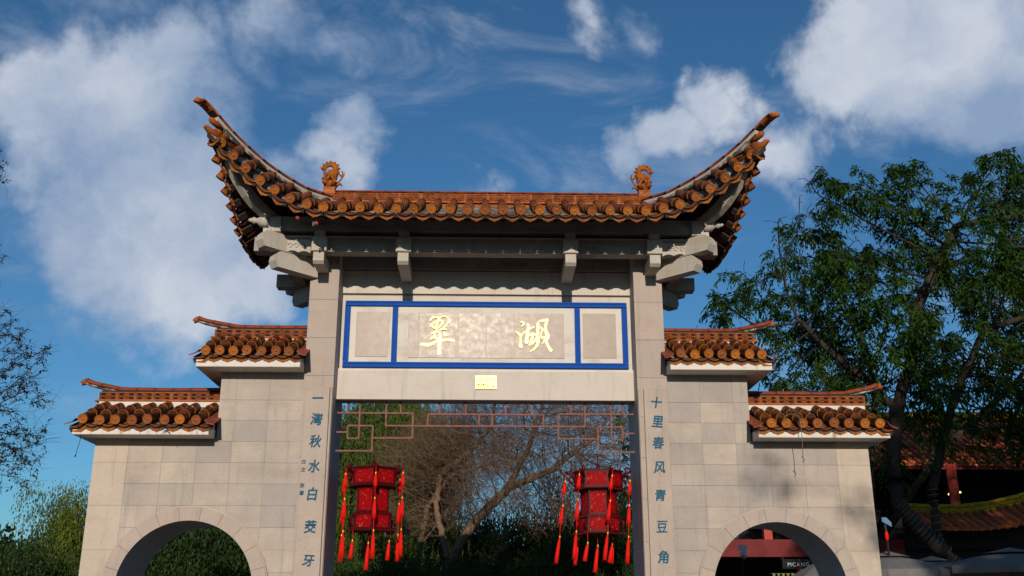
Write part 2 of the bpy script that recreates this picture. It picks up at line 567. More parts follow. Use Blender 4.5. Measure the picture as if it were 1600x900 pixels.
AX, AR, AZ = 3.94, 0.90, 1.93       # side arch: centre x, radius, springing height
RO = 1.085                          # outer radius of its stone ring
TOP_LOW, TOP_UP = 3.93, 4.87
XIN, XMID, XOUT = 2.55, 3.70, 5.33


def arch_pts(sx, r, n=28):
    return [(sx * AX + r * math.cos(math.pi * k / n), AZ + r * math.sin(math.pi * k / n)) for k in range(n + 1)]


def clip_block(x0, x1, z0, z1, cx, r):
    """rectangle minus the round-headed opening; returns a list of (x,z) or None"""
    def floor_at(x):
        d = abs(x - cx)
        if d >= r:
            return z0
        return max(z0, AZ + math.sqrt(r * r - d * d))
    if z1 <= AZ:                 # beside the jambs: clip straight
        if x0 < cx < x1:
            return None
        if x1 <= cx:
            x1 = min(x1, cx - r)
        else:
            x0 = max(x0, cx + r)
        return None if x1 - x0 < 0.03 else [(x0, z0), (x1, z0), (x1, z1), (x0, z1)]
    xs = [x0 + (x1 - x0) * k / 14 for k in range(15)]
    keep = [x for x in xs if floor_at(x) < z1 - 0.012]
    if len(keep) < 2:
        return None
    # leave out the part where the arch fills the full height
    poly = [(x, floor_at(x)) for x in keep]
    out_ = poly + [(keep[-1], z1), (keep[0], z1)]
    # drop needless collinear points
    if all(abs(p[1] - z0) < 1e-6 for p in poly):
        out_ = [(keep[0], z0), (keep[-1], z0), (keep[-1], z1), (keep[0], z1)]
    return out_


ROWS = [4.87, 4.48, 4.19, 3.90, 3.61, 3.325, 3.035, 2.745, 2.455, 2.165, 1.875, 1.585, 1.295, 1.005, 0.715, 0.425, 0.0]
for sx in (-1, 1):
    side = 'left' if sx < 0 else 'right'
    # core with the round-headed opening
    core = MB()
    a = arch_pts(1, AR)
    outl = [(XIN, 0), (AX - AR, 0), (AX - AR, AZ)] + [(x, z) for x, z in reversed(a)][1:-1] + [(AX + AR, AZ), (AX + AR, 0), (XOUT - .002, 0), (XOUT - .002, TOP_LOW), (XMID - .002, TOP_LOW), (XMID - .002, TOP_UP), (XIN, TOP_UP)]
    core.prism(outl, 0.007, 0.998)
    core.v = [(x * sx, y, z) for x, y, z in core.v]
    wall = gp(core, 'side_wall', [M['joint']], label='%s side wall of pale ashlar with a round-headed passage' % side)
    # lining of the passage (slightly proud of the core)
    lin = MB()
    n = 28
    path = [(AX + AR - .004, 0)] + [(x - (x - AX) / AR * .004, z) for x, z in a] + [(AX - AR + .004, 0)]
    vs = []
    for x, z in path:
        vs += [(x, -0.07, z), (x, 1.0, z)]
    lin.add(vs, [(2 * i, 2 * i + 1, 2 * i + 3, 2 * i + 2) for i in range(len(path) - 1)], 0, True)
    lin.v = [(x * sx, y, z) for x, y, z in lin.v]
    sub(lin, 'arch_lining', [M['jamb']], wall)
    # facing blocks
    cols = [XIN + 0.465 * k for k in range(6)]
    gap = 0.0016
    for ri in range(len(ROWS) - 1):
        z1, z0 = ROWS[ri], ROWS[ri + 1]
        for ci in range(5):
            x0, x1 = cols[ci], cols[ci + 1]
            if z0 >= TOP_LOW - 0.05 and x0 > XMID - 0.05:
                continue
            if z0 >= TOP_LOW - 0.05:
                x1 = min(x1, XMID)
            if x1 - x0 < 0.05:
                continue
            if z0 >= TOP_LOW - .05 and ci == 2:
                x1 = XMID
            jx = rnd.uniform(-.012, .012) if ci else 0
            poly = clip_block(x0 + gap, x1 - gap, z0 + gap, z1 - gap, AX, 1.02)
            if not poly:
                continue
            pr = rnd.uniform(-0.001, 0.0035)
            b = MB().prism([(x * sx, z) for x, z in (poly if sx > 0 else poly[::-1])], -pr, 0.0275)
            sub(b, 'stone_block', [M['stone']], wall)
            b = MB().box((min(sx * (x0 + gap), sx * (x1 - gap)), 0.99, z0 + gap), (max(sx * (x0 + gap), sx * (x1 - gap)), 1.004, z1 - gap)) if z0 > AZ + 1.1 else None
            if b:
                sub(b, 'stone_block', [M['stone']], wall)
    # corner quoins, two courses each, wrapping the end of the wall
    zq = [3.93, 3.61, 3.035, 2.455, 1.875, 1.295, 0.715, 0.0]
    for i in range(len(zq) - 1):
        x0, x1 = 4.875 + gap, XOUT + 0.002
        pr = rnd.uniform(0, .002)
        q = MB()
        xa, xb = sorted((sx * x0, sx * x1))
        if zq[i + 1] < AZ + 1.02 and abs(x0 - AX) < 1.02:
            poly = clip_block(x0, x1, zq[i + 1] + gap, zq[i] - gap, AX, 1.02) if zq[i] > AZ else [(max(x0, AX + 1.02), zq[i + 1] + gap), (x1, zq[i + 1] + gap), (x1, zq[i] - gap), (max(x0, AX + 1.02), zq[i] - gap)]
            q.prism([(sx * x, z) for x, z in (poly if sx > 0 else poly[::-1])], -pr, 1.002)
        else:
            q.box((xa, -pr, zq[i + 1] + gap), (xb, 1.002, zq[i] - gap))
        sub(q, 'quoin_stone', [M['quoin']], wall)
    # proud stone ring round the arch: voussoirs with a raised outer bead
    nv = 11
    for k in range(nv):
        t0 = math.pi * k / nv + 0.002; t1 = math.pi * (k + 1) / nv - 0.002
        vb = MB()
        segs = 5
        inner = [(sx * AX + AR * math.cos(t0 + (t1 - t0) * j / segs), AZ + AR * math.sin(t0 + (t1 - t0) * j / segs)) for j in range(segs + 1)]
        outer = [(sx * AX + RO * math.cos(t0 + (t1 - t0) * j / segs), AZ + RO * math.sin(t0 + (t1 - t0) * j / segs)) for j in range(segs + 1)]
        vb.prism(outer + inner[::-1], -0.075, 0.024)
        sub(vb, 'arch_stone', [M['pillar']], wall)
    bead = MB()
    bead.tube([(sx * AX + (RO + .004) * math.cos(math.pi * k / 40), -0.040, AZ + (RO + .004) * math.sin(math.pi * k / 40)) for k in range(41)], 0.012, 6)
    sub(bead, 'arch_bead', [M['quoin']], wall)
    for s2 in (-1, 1):
        for za, zb in ((0, .62), (.625, 1.27), (1.275, AZ - .003)):
            xa, xb = sorted((sx * (AX + s2 * AR), sx * (AX + s2 * RO)))
            sub(MB().box((xa, -0.075, za), (xb, 0.024, zb)), 'arch_stone', [M['pillar']], wall)

    # ---------------- pillar
    pc = MB().box((min(sx * 2.140, sx * 2.549), 0.007, 0), (max(sx * 2.140, sx * 2.549), 1.0, 6.9))
    pil = gp(pc, 'pillar', [M['jamb']], label='%s stone pillar carrying the great roof' % side)
    zp = [6.9, 6.50, 5.95, 5.385, 4.83, 4.27, 3.70, 3.14, 2.57, 2.0, 1.43, .86, 0]
    for i in range(len(zp) - 1):
        xa, xb = sorted((sx * 2.137, sx * 2.552))
        b = MB().bevbox((xa, -rnd.uniform(0, .002), zp[i + 1] + .002), (xb, .0255, zp[i] - .002), 0.003)
        sub(b, 'stone_block', [M['pillar']], pil)

# ---------------- coping roofs of the side walls
def crom(pts, n=6):
    out_ = []
    P = [Vector(p) for p in pts]
    for i in range(len(P) - 1):
        p0 = P[max(i - 1, 0)]; p1 = P[i]; p2 = P[i + 1]; p3 = P[min(i + 2, len(P) - 1)]
        for k in range(n):
            t = k / n
            out_.append(0.5 * ((2 * p1) + (-p0 + p2) * t + (2 * p0 - 5 * p1 + 4 * p2 - p3) * t * t + (-p0 + 3 * p1 - 3 * p2 + p3) * t ** 3))
    out_.append(P[-1])
    return out_


TR = 0.066   # radius of a cover tile


def tile_end_mesh(L=0.34, seed=0):
    """end cover tile: round medallion with concentric rings in front, tube behind (local +Y)"""
    b = MB()
    n = 16
    r = random.Random(seed)
    sag = r.uniform(-.002, .002)
    ring = lambda y, rad: [(rad * math.cos(2 * math.pi * k / n), y, rad * math.sin(2 * math.pi * k / n)) for k in range(n)]
    prof = [(0.0, .0), (0.003, 0.018), (0.009, 0.020), (0.009, 0.034), (0.003, 0.037), (0.003, 0.044), (0.010, 0.047), (0.008, 0.056), (0.0, 0.060), (0.002, TR), (0.03, TR + .001), (0.032, TR - .004), (L + sag, TR - .006)]
    vs = []
    for y, rad in prof[1:]:
        vs += ring(y, rad)
    fs = [tuple(range(n))]
    b.add(vs, [], 0)
    b.f.append(tuple(range(n))); b.mi.append(1); b.sm.append(True)
    for i in range(len(prof) - 2):
        for k in range(n):
            b.f.append((i * n + k, (i + 1) * n + k, (i + 1) * n + (k + 1) % n, i * n + (k + 1) % n))
            b.mi.append(1 if i < 8 else 0); b.sm.append(i > 8)
    return b.mesh('cover_tile', [M['tile'], M['tile_disc']])


def tile_next_mesh(L=0.34):
    """second cover tile: slipped over the first, with an olive unglazed collar"""
    b = MB()
    n = 12
    prof = [(0.0, TR - .004, 1), (0.0, TR + .010, 1), (0.032, TR + .010, 1), (0.037, TR + .003, 0), (L, TR - .004, 0)]
    vs = []
    for y, rad, _ in prof:
        vs += [(rad * math.cos(2 * math.pi * k / n), y, rad * math.sin(2 * math.pi * k / n)) for k in range(n)]
    b.add(vs, [])
    for i in range(len(prof) - 1):
        for k in range(n):
            b.f.append((i * n + k, (i + 1) * n + k, (i + 1) * n + (k + 1) % n, i * n + (k + 1) % n))
            b.mi.append(prof[i][2]); b.sm.append(i == 3)
    return b.mesh('cover_tile', [M['tile'], M['olive']])


def drip_mesh(w=0.225, drop=0.0):
    """pan tile lip (trough) with a pointed drip plate below it; local +Y runs up the slope"""
    b = MB()
    n = 8
    h = w / 2 - 0.012
    xs = [-h + 2 * h * k / n for k in range(n + 1)]
    tro = [-0.045 - 0.040 * math.cos(math.pi * x / (2 * h)) for x in xs]
    # trough
    vs = []
    for y in (0.0, 0.34):
        for x, z in zip(xs, tro):
            vs.append((x, y, z))
        for x, z in zip(xs, tro):
            vs.append((x, y, z - 0.012))
    m = n + 1
    b.add(vs, [])
    for k in range(n):
        b.f += [(k, k + 1, 2 * m + k + 1, 2 * m + k), (m + k, 3 * m + k, 3 * m + k + 1, m + k + 1), (k, m + k, m + k + 1, k + 1)]
        b.mi += [0, 0, 0]; b.sm += [True, True, False]
    # drip plate
    h2 = 0.088
    top = [(-h2 + 2 * h2 * k / 8, -0.108 - drop - 0.018 * math.cos(math.pi * (-h2 + 2 * h2 * k / 8) / (2 * h2))) for k in range(9)]
    bot = [(h2, -0.116), (0.062, -0.136), (0.03, -0.148), (0.0, -0.164), (-0.03, -0.148), (-0.062, -0.136), (-h2, -0.116)]
    bot = [(x, z - drop) for x, z in bot]
    b.prism(top + bot, 0.004, 0.018, 1)
    b.box((-.05, .018, -.150 - drop), (.05, .30, -.122 - drop), 2)
    b.prism([(-.119, -.122), (-.085, -.126), (-.05, -.138), (.05, -.138), (.085, -.126), (.119, -.122), (.119, -.066), (-.119, -.066)], .022, .032, 2)  # dark backing plate added to block light between lip and drip
    # raised rim and boss on the plate
    b.prism([(-0.022, -0.128 - drop), (0.022, -0.128 - drop), (0.0, -0.150 - drop)], -0.001, 0.0041, 1)
    return b.mesh('drip_tile', [M['tile'], M['tile_disc'], M['darkgap']])


END = [tile_end_mesh(seed=k) for k in range(3)]
NEXT = tile_next_mesh()
DRIP = drip_mesh()
DRIPW = drip_mesh(0.215)


def ridge_panel_mesh(w, h, d, open_=False):
    b = MB()
    e = 0.012
    b.box((-w / 2, -d * .5, 0), (w / 2, d * .5, h), 2)
    y0 = -d * .5 - 0.012
    y1 = -d * .5 + .0
    b.box((-w / 2, y0, 0), (w / 2, y1, e)); b.box((-w / 2, y0, h - e), (w / 2, y1, h))
    b.box((-w / 2, y0, e), (-w / 2 + e, y1, h - e)); b.box((w / 2 - e, y0, e), (w / 2, y1, h - e))
    if open_:
        # four dark piercings between a central medallion and corner leaves
        for sxx in (-1, 1):
            for sz, zz in ((-1, h * .28), (1, h * .74)):
                cx = sxx * w * .27
                b.prism([(cx - w * .11, zz - .011), (cx + w * .09, zz - .015), (cx + w * .12, zz + .008), (cx + w * .01, zz + .016), (cx - w * .12, zz + .012)], y1 - .0025, y1 + .001, 1)
    for k in range(3 if not open_ else 1):
        cx = (k - 1) * w * .29 if not open_ else 0
        r = h * .26
        b.tube([(cx + r * math.cos(a) * 1.25, y1 - .003, h / 2 + r * math.sin(a)) for a in [j * math.pi / 6 for j in range(12)]], .006, 5)
        b.tube([(cx - r * .5, y1 - .002, h / 2), (cx, y1 - .008, h / 2 + .008), (cx + r * .6, y1 - .002, h / 2 - .004)], .007, 5)
    if not open_:
        for k in range(2):
            cx = (k - .5) * w * .29
            b.tube([(cx - .02, y1 - .002, e), (cx + .012, y1 - .004, h * .35), (cx - .012, y1 - .004, h * .65), (cx + .02, y1 - .002, h - e)], .006, 5)
    return b.mesh('ridge_panel', [M['ridge'], M['black'], M['panel_ground']])


PANEL_W = ridge_panel_mesh(0.262, 0.115, 0.16, True)
PANEL_M = ridge_panel_mesh(0.333, 0.135, 0.18, False)


def half_cap(path, r, squash=1.0, mi=0, b=None):
    b = b or MB()
    n = 8
    P = [Vector(p) for p in path]
    vs = []
    for i, p in enumerate(P):
        d = (P[min(i + 1, len(P) - 1)] - P[max(i - 1, 0)]).normalized()
        a = d.cross(Vector((0, 0, 1))).normalized(); u = a.cross(d)
        for k in range(n + 1):
            t = math.pi * k / n
            vs.append(p + a * math.cos(t) * r + u * math.sin(t) * r * squash)
    m = n + 1
    fs = []
    for i in range(len(P) - 1):
        fs += [(i * m + k, i * m + k + 1, (i + 1) * m + k + 1, (i + 1) * m + k) for k in range(n)]
        fs.append((i * m, (i + 1) * m, (i + 1) * m + n, i * m + n))
    b.add(vs, fs, mi, True)
    o = len(b.v) - len(vs)
    b.f.append(tuple(o + k for k in range(n + 1))); b.mi.append(mi); b.sm.append(False)
    b.f.append(tuple(o + len(vs) - 1 - k for k in range(n + 1))); b.mi.append(mi); b.sm.append(False)
    return b


def ridge_caps(path, r, parent, seg, sq=0.8, mat='cap'):
    """ridge capping cut into separate saddle tiles"""
    P = crom(path, 12)
    Ls = [0.0]
    for i in range(1, len(P)):
        Ls.append(Ls[-1] + (P[i] - P[i - 1]).length)
    n = max(1, round(Ls[-1] / seg))
    def at_(s_):
        return Vector([float(np.interp(s_, Ls, [q[c] for q in P])) for c in range(3)])
    for k in range(n):
        a0 = Ls[-1] * k / n + .002; a1 = Ls[-1] * (k + 1) / n - .002
        b = half_cap([at_(a0 + (a1 - a0) * j / 4) for j in range(5)], r * (1 + rnd.uniform(-.03, .05)), sq)
        sub(b, 'ridge_cap_tile', [M[mat] if k < n - 1 or mat == 'cap' else M['capo']], parent)


def wing_roof(sx, x_in, x_out, z_slab, z_e, z_h, zr, tip, ntile, lab):
    """double-pitched coping roof of a side wall; x_in/x_out: slab ends; zr: ridge datum"""
    xa, xb = sorted((sx * x_in, sx * x_out))
    slab = MB().bevbox((xa, -0.34, z_slab), (xb, 1.30, z_slab + 0.12), 0.006)
    roof = gp(slab, 'coping_roof', [M['slab']], label=lab)
    x_p = x_out                                    # ridge panels' outer end
    ye, yh = -0.43, 0.38
    # mortar bed under the tiles (both slopes) and its gable
    bed = MB()
    poly = [(-0.335, z_slab + .12), (-0.335, z_e - 0.055), (yh, z_h - 0.06), (yh, z_h + .02), (1 - yh, z_h + .02), (1 - yh, z_h - .06), (1.295, z_e - .055), (1.295, z_slab + .12)]
    m = len(poly)
    xi, xo = sx * (x_in + .004), sx * (x_out - .05)
    v = [(xi, y, z) for y, z in poly] + [(xo, y, z) for y, z in poly]
    bed.add(v, [tuple(range(m)), tuple(range(2 * m - 1, m - 1, -1))] + [(i, m + i, m + (i + 1) % m, (i + 1) % m) for i in range(m)])
    sub(bed, 'mortar_bed', [M['mortar']], roof)
    d = Vector((0, yh - ye, z_h - z_e)); Lrow = d.length; d.normalize()
    span = (x_out - x_in - 0.10)
    sp = span / ntile
    for k in range(ntile):
        x = sx * (x_in + 0.05 + sp * (k + .5))
        jx = rnd.uniform(-.008, .008)
        tilt = Vector((rnd.uniform(-.09, .09), 0, rnd.uniform(-.03, .035)))
        p = Vector((x + jx, ye - .5 + rnd.uniform(-.022, .018), z_e + rnd.uniform(-.007, .008)))
        place(END[k % 3], 'cover_tile', roof, mat=frame_y(p, d + tilt))
        q = p + (d + tilt) * 0.30 + Vector((0, 0, .012))
        sc = (Lrow * 1.0 - 0.30) / 0.34 * 0.5
        place(NEXT, 'cover_tile', roof, mat=frame_y(q, d + tilt * .5) @ Matrix.Diagonal((1, sc, 1, 1)))
        q2 = q + d * (sc * 0.33) + Vector((0, 0, .012))
        place(NEXT, 'cover_tile', roof, mat=frame_y(q2, d) @ Matrix.Diagonal((1, sc, 1, 1)))
    for k in range(ntile + 1):
        x = sx * (x_in + 0.05 + sp * k)
        p = Vector((x, ye - .5 + .015, z_e + .004))
        tl = 0.0
        mm = frame_y(p, d + Vector((0, 0, rnd.uniform(-.01, .01))))
        if k == ntile:
            mm = mm @ Matrix.Rotation(R(22) * sx * 1.0, 4, 'Y') @ Matrix.Scale(1.15, 4)
        if k == 0:
            mm = mm @ Matrix.Rotation(R(-10) * sx, 4, 'Y')
        place(DRIPW, 'drip_tile', roof, mat=mm)
    # flared verge tile at each gable corner
    for xx, s3 in ((sx * (x_out + .0), sx), (sx * (x_in - .01), -sx)):
        fl = MB()
        pr = [(0, 0), (.03 * s3, -.03), (.075 * s3, -.052), (.13 * s3, -.066 if s3 == sx else -.06)]
        vs = []
        for j in range(4):
            y = ye - .02 + (yh - ye) * .33 * j
            zc = z_e - 0.005 + (z_h - z_e) * .33 * j
            w_ = 1.0 - .12 * j
            for (px, pz) in pr:
                vs.append((xx + px * w_ - .05 * s3, y, zc + pz * w_ - .01 + (0.02 if j == 0 else 0)))
        fl.add(vs, [(i * 4 + k, i * 4 + k + 1, i * 4 + k + 5, i * 4 + k + 4) for i in range(3) for k in range(3)], 0, True)
        base = len(vs)
        fl.add([(a_, b_, c_ - .014) for a_, b_, c_ in vs], [(i * 4 + k, i * 4 + k + 4, i * 4 + k + 5, i * 4 + k + 1) for i in range(3) for k in range(3)], 0, True)
        fl.add([vs[0], vs[1], vs[2], vs[3], (vs[3][0], vs[3][1], vs[3][2] - .014), (vs[2][0], vs[2][1], vs[2][2] - .014), (vs[1][0], vs[1][1], vs[1][2] - .014), (vs[0][0], vs[0][1], vs[0][2] - .014)], [(0, 1, 2, 3, 4, 5, 6, 7)])
        sub(fl, 'verge_tile', [M['cap']], roof)
    # rear slope rows, joined
    rear = MB()
    for k in range(ntile):
        x = sx * (x_in + 0.05 + sp * (k + .5))
        rear.tube([(x, 1 - ye, z_e), (x, 1 - yh, z_h)], TR, 8)
    sub(rear, 'rear_tile_rows', [M['tile']], roof, kind='stuff')
    # ridge: flange, carved panels, neck, capping
    z0 = zr
    fl = MB().box((min(sx * x_in, sx * (x_p + .03)), 0.37, z0), (max(sx * x_in, sx * (x_p + .03)), 0.63, z0 + .02))
    sub(fl, 'ridge_flange', [M['ridge']], roof)
    ft = MB().box((min(sx * (x_in + .01), sx * (x_p - .03)), 0.385, z_h - .05), (max(sx * (x_in + .01), sx * (x_p - .03)), 0.615, z0 - .002))
    sub(ft, 'ridge_foot', [M['slab']], roof)
    n = max(1, round((x_p - x_in - .02) / 0.262))
    scx = (x_p - x_in - .02) / n / 0.262
    for k in range(n):
        place(PANEL_W, 'ridge_panel', roof, mat=Matrix.Translation((sx * (x_in + .01 + (k + .5) * 0.262 * scx), 0.0, z0 + .021)) @ Matrix.Diagonal((scx * .985, 1, 1, 1)))
    nk = MB().box((min(sx * x_in, sx * (x_p - .03)), 0.44, z0 + .136), (max(sx * x_in, sx * (x_p - .03)), 0.56, z0 + .17))
    sub(nk, 'ridge_neck', [M['darkgap']], roof)
    zt = z0 + .168
    path = [(sx * x_in, .5, zt), (sx * (x_p - .45), .5, zt + .0), (sx * (x_p - .15), .5, zt + .035), (sx * (x_p + tip * .6), .5, zt + .10), (sx * (x_p + tip), .5, zt + .142)]
    ridge_caps(path, .075, roof, .26, .75, 'cap')
    # grey mortar keel under the rising end
    kb = MB()
    P = crom(path[1:], 6)
    vs = []
    for q in P:
        for dy, dz in ((-.04, -.035), (.04, -.035), (.04, 0.004), (-.04, 0.004)):
            vs.append((q.x, q.y + dy, q.z + dz))
    kb.add(vs, [(4 * i + a_, 4 * i + (a_ + 1) % 4, 4 * i + 4 + (a_ + 1) % 4, 4 * i + 4 + a_) for i in range(len(P) - 1) for a_ in range(4)] + [(0, 1, 2, 3), tuple(len(vs) - 1 - k for k in range(4))])
    sub(kb, 'ridge_keel', [M['mortar']], roof)
    # curled end
    e = Vector(path[-1])
    c = MB().tube([e + Vector((-sx * .03, 0, -.0)), e + Vector((sx * .02, 0, -.005)), e + Vector((sx * .045, 0, -.03)), e + Vector((sx * .04, 0, -.055))], [.048, .050, .045, .025], 8)
    sub(c, 'ridge_end_curl', [M['capo']], roof)
    return roof


for sx in (-1, 1):
    s_ = 'left' if sx < 0 else 'right'
    wing_roof(sx, 2.557, 3.98, TOP_UP + .002, 5.075, 5.43, 5.475, .27, 7, 'upper tiled coping of the %s side wall, against the pillar' % s_)
    wing_roof(sx, 3.72, 5.53, TOP_LOW + .002, 4.115, 4.43, 4.53, .23, 8, 'lower tiled coping at the outer end of the %s side wall' % s_)

# ---------------- lintel, plaque
gp(MB().bevbox((-2.139, 0.32, 4.565), (2.139, 0.62, 4.985), 0.004), 'lintel', [M['cream']])
gp(MB().box((-2.139, 0.345, 4.985), (2.139, 0.60, 5.022)), 'lintel_ledge', [M['white']])
back = gp(MB().box((-2.139, 0.430, 5.022), (2.139, 0.57, 6.150)), 'plaque_wall', [M['cream']], label='cream panel behind the blue framed plaque')
gp(MB().box((-2.139, 0.445, 6.150), (2.139, 0.57, 6.180)), 'shadow_groove', [M['joint']])
gp(MB().box((-2.139, 0.400, 6.180), (2.139, 0.60, 6.53)), 'upper_panel', [M['cream']])
gp(MB().box((-2.139, 0.33, 6.545), (2.139, 0.67, 7.05)), 'tie_beam', [M['eave_shade']])
# blue frame: two stepped mouldings per side
def bluebar(x0, z0, x1, z1):
    b = MB().box((x0, 0.402, z0), (x1, 0.4298, z1))
    sub(b, 'blue_frame_bar', [M['blue']], back)
    w = min(x1 - x0, z1 - z0) * .30
    b = MB()
    if x1 - x0 > z1 - z0:
        b.box((x0, .385, z0), (x1, .4015, z0 + w)); b.box((x0 + .02, .392, z1 - w), (x1 - .02, .4015, z1))
    else:
        b.box((x0, .385, z0 + .03), (x0 + w, .4015, z1 - .03)); b.box((x1 - w, .392, z0 + .03), (x1, .4015, z1 - .03))
    sub(b, 'blue_moulding', [M['blue']], back)


bluebar(-2.085, 5.055, 2.085, 5.135)
bluebar(-2.085, 5.985, 2.085, 6.062)
for xa in (-2.085, 2.005):
    bluebar(xa, 5.135, xa + .08, 5.985)
for xa in (-1.385, 1.305):
    bluebar(xa, 5.135, xa + .08, 5.985)
# pale mats and polished slabs
for (x0, x1) in ((-2.003, -1.387), (-1.303, 1.303), (1.387, 2.003)):
    sub(MB().box((x0, .418, 5.137), (x1, .4299, 5.983)), 'pale_mat', [M['white']], back)
for (x0, x1) in ((-1.915, -1.435), (1.425, 1.915)):
    sub(MB().bevbox((x0, .409, 5.215), (x1, .4179, 5.895), .002), 'stone_slab', [M['polished']], back)
xs = [-1.15, -0.99, -0.415, 0.0, 0.415, 0.99, 1.15]
for i in range(6):
    sub(MB().bevbox((xs[i] + .0045, .4085 - .0005 * (i % 2), 5.205), (xs[i + 1] - .0045, .4179, 5.885), .002), 'stone_slab', [M['polished']], back)


def stroke(b, pts, y0, y1, mi=0):
    """brush stroke with round ends: pts = (x, z, width)"""
    P = [Vector((p[0], p[1])) for p in pts]
    w = [p[2] / 2 for p in pts]
    n = len(P)
    # densify
    Q = crom([(p.x, p.y, ww) for p, ww in zip(P, w)], 4)
    L, Rr = [], []
    for i, q in enumerate(Q):
        a_ = Q[max(i - 1, 0)]; c_ = Q[min(i + 1, len(Q) - 1)]
        d = Vector((c_.x - a_.x, c_.y - a_.y))
        if d.length < 1e-6:
            d = Vector((1, 0))
        d.normalize()
        nx = Vector((-d.y, d.x))
        L.append((q.x + nx.x * q.z, q.y + nx.y * q.z)); Rr.append((q.x - nx.x * q.z, q.y - nx.y * q.z))
    # quads strip + round caps
    m = len(L)
    vs = []
    for y in (y0, y1):
        vs += [(x, y, z) for x, z in L] + [(x, y, z) for x, z in Rr]
    fs = []
    for i in range(m - 1):
        fs.append((i, m + i, m + i + 1, i + 1))
        fs.append((2 * m + i, 2 * m + i + 1, i + 1, i)); fs.append((m + i, m + i + 1, 3 * m + i + 1, 3 * m + i)[::-1])
    fs.append((0, 2 * m, 3 * m, m)); fs.append((m - 1, 2 * m - 1, 4 * m - 1, 3 * m - 1))
    b.add(vs, fs, mi)
    for q, sg in ((Q[0], 1), (Q[-1], 1)):
        r_ = max(q.z * .98, .001)
        poly = [(q.x + r_ * math.cos(k * math.pi / 4), q.y + r_ * math.sin(k * math.pi / 4)) for k in range(8)]
        b.prism(poly, y0 + .0004, y1, mi)


CUI = [[(150, 170, 25), (190, 125, 35), (240, 105, 30)],
       [(255, 112, 15), (330, 122, 42), (312, 190, 45), (290, 250, 30), (268, 320, 36), (225, 312, 36), (168, 280, 28)],
       [(165, 270, 14), (230, 208, 11), (290, 180, 10)], [(195, 285, 16), (245, 228, 12), (285, 200, 10)],
       [(325, 135, 12), (400, 88, 14), (460, 85, 16), (520, 125, 22), (552, 190, 46), (500, 232, 20), (470, 280, 26), (438, 315, 20)],
       [(320, 190, 20), (385, 172, 30), (412, 215, 36), (370, 270, 30), (325, 315, 24), (280, 360, 20), (248, 398, 12)],
       [(300, 402, 16), (380, 348, 26), (475, 345, 28)],
       [(188, 432, 30), (250, 405, 36), (325, 412, 22)], [(248, 425, 30), (238, 505, 34)],
       [(165, 545, 22), (228, 508, 44), (290, 540, 30)], [(455, 400, 12), (450, 455, 58), (502, 465, 34)],
       [(352, 420, 45), (355, 500, 76), (355, 600, 84), (350, 700, 58), (350, 828, 86)],
       [(-10, 650, 58), (110, 662, 66), (205, 635, 55), (290, 592, 46), (400, 575, 40), (520, 555, 45), (635, 572, 60)]]
HU = [[(128, 120, 12), (190, 135, 40), (222, 172, 64), (205, 200, 40), (178, 238, 10)],
      [(18, 368, 18), (90, 425, 48), (145, 478, 60), (140, 510, 34)], [(126, 530, 9), (134, 650, 9)], [(147, 530, 9), (152, 650, 9)],
      [(140, 655, 50), (140, 715, 95), (150, 752, 70)],
      [(160, 470, 14), (220, 400, 30), (290, 362, 30)],
      [(322, 182, 40), (350, 240, 60), (330, 330, 70), (315, 430, 80), (300, 540, 85), (288, 635, 90)],
      [(290, 372, 25), (390, 290, 36), (450, 265, 28), (498, 240, 8)],
      [(330, 480, 45), (385, 450, 58), (455, 425, 62), (520, 440, 50)],
      [(470, 430, 50), (435, 540, 62), (385, 675, 56)], [(375, 692, 50), (460, 640, 60), (520, 560, 30), (550, 500, 20)],
      [(592, 138, 50), (585, 250, 64), (580, 400, 70), (580, 540, 75), (590, 620, 70), (550, 720, 50), (480, 800, 35), (390, 860, 12)],
      [(610, 262, 22), (670, 270, 36), (706, 312, 40), (680, 385, 18), (660, 450, 14), (700, 512, 26)],
      [(600, 500, 25), (690, 512, 36), (780, 500, 40)], [(642, 96, 42), (740, 82, 50), (832, 68, 78)],
      [(812, 90, 58), (790, 200, 55), (790, 300, 60), (812, 400, 92), (832, 468, 118), (792, 580, 90), (812, 650, 56), (862, 750, 62), (910, 820, 88)],
      [(760, 560, 48), (730, 622, 20), (686, 660, 6)]]
for name, st, cx, cz, X0, Y0, ux, uz in (('cui', CUI, -.714, 5.562, 309, 437, .000715, .000757), ('hu', HU, .708, 5.553, 498, 450, .000573, .000606)):
    b = MB()
    for i, s_ in enumerate(st):
        stroke(b, [(cx + (x - X0) * ux, cz - (y - Y0) * uz, w * ux * .86) for x, y, w in s_], .378 + .0009 * i, .408)
    sub(b, 'gold_character', [M['gold']], back, label='gold calligraphy character %s raised on the plaque' % ('on the left' if name == 'cui' else 'on the right'))

# small gold name plate, reading west gate
npl = gp(MB().box((-.152, .300, 4.722), (.152, .3198, 4.912)), 'name_plate', [M['gold_dark']], label='small gold plate with two seal-style characters on the lintel')
gb = MB()
y0, y1 = .292, .2999
gb.box((-.152, y0, 4.722), (.152, y1, 4.742)); gb.box((-.152, y0, 4.892), (.152, y1, 4.912))
gb.box((-.152, y0, 4.742), (-.132, y1, 4.892)); gb.box((.132, y0, 4.742), (.152, y1, 4.892))
sub(gb, 'plate_border', [M['gold']], npl)
gx = MB()   # west
y0 = .294
gx.box((-.130, y0, 4.860), (-.016, y1, 4.890))
for x in (-.130, -.088, -.058, -.024):
    gx.box((x, y0, 4.765), (x + .010 if x > -.12 else x + .014, y1, 4.860))
gx.box((-.118, y0 + .0007, 4.800), (-.024, y1, 4.826)); gx.box((-.118, y0 + .0012, 4.838), (-.024, y1, 4.846))
gx.box((-.130, y0 - .0006, 4.755), (-.014, y1, 4.766))
gx.box((-.014, y0 + .002, 4.745), (.006, y1, 4.890))
sub(gx, 'plate_character', [M['gold']], npl)
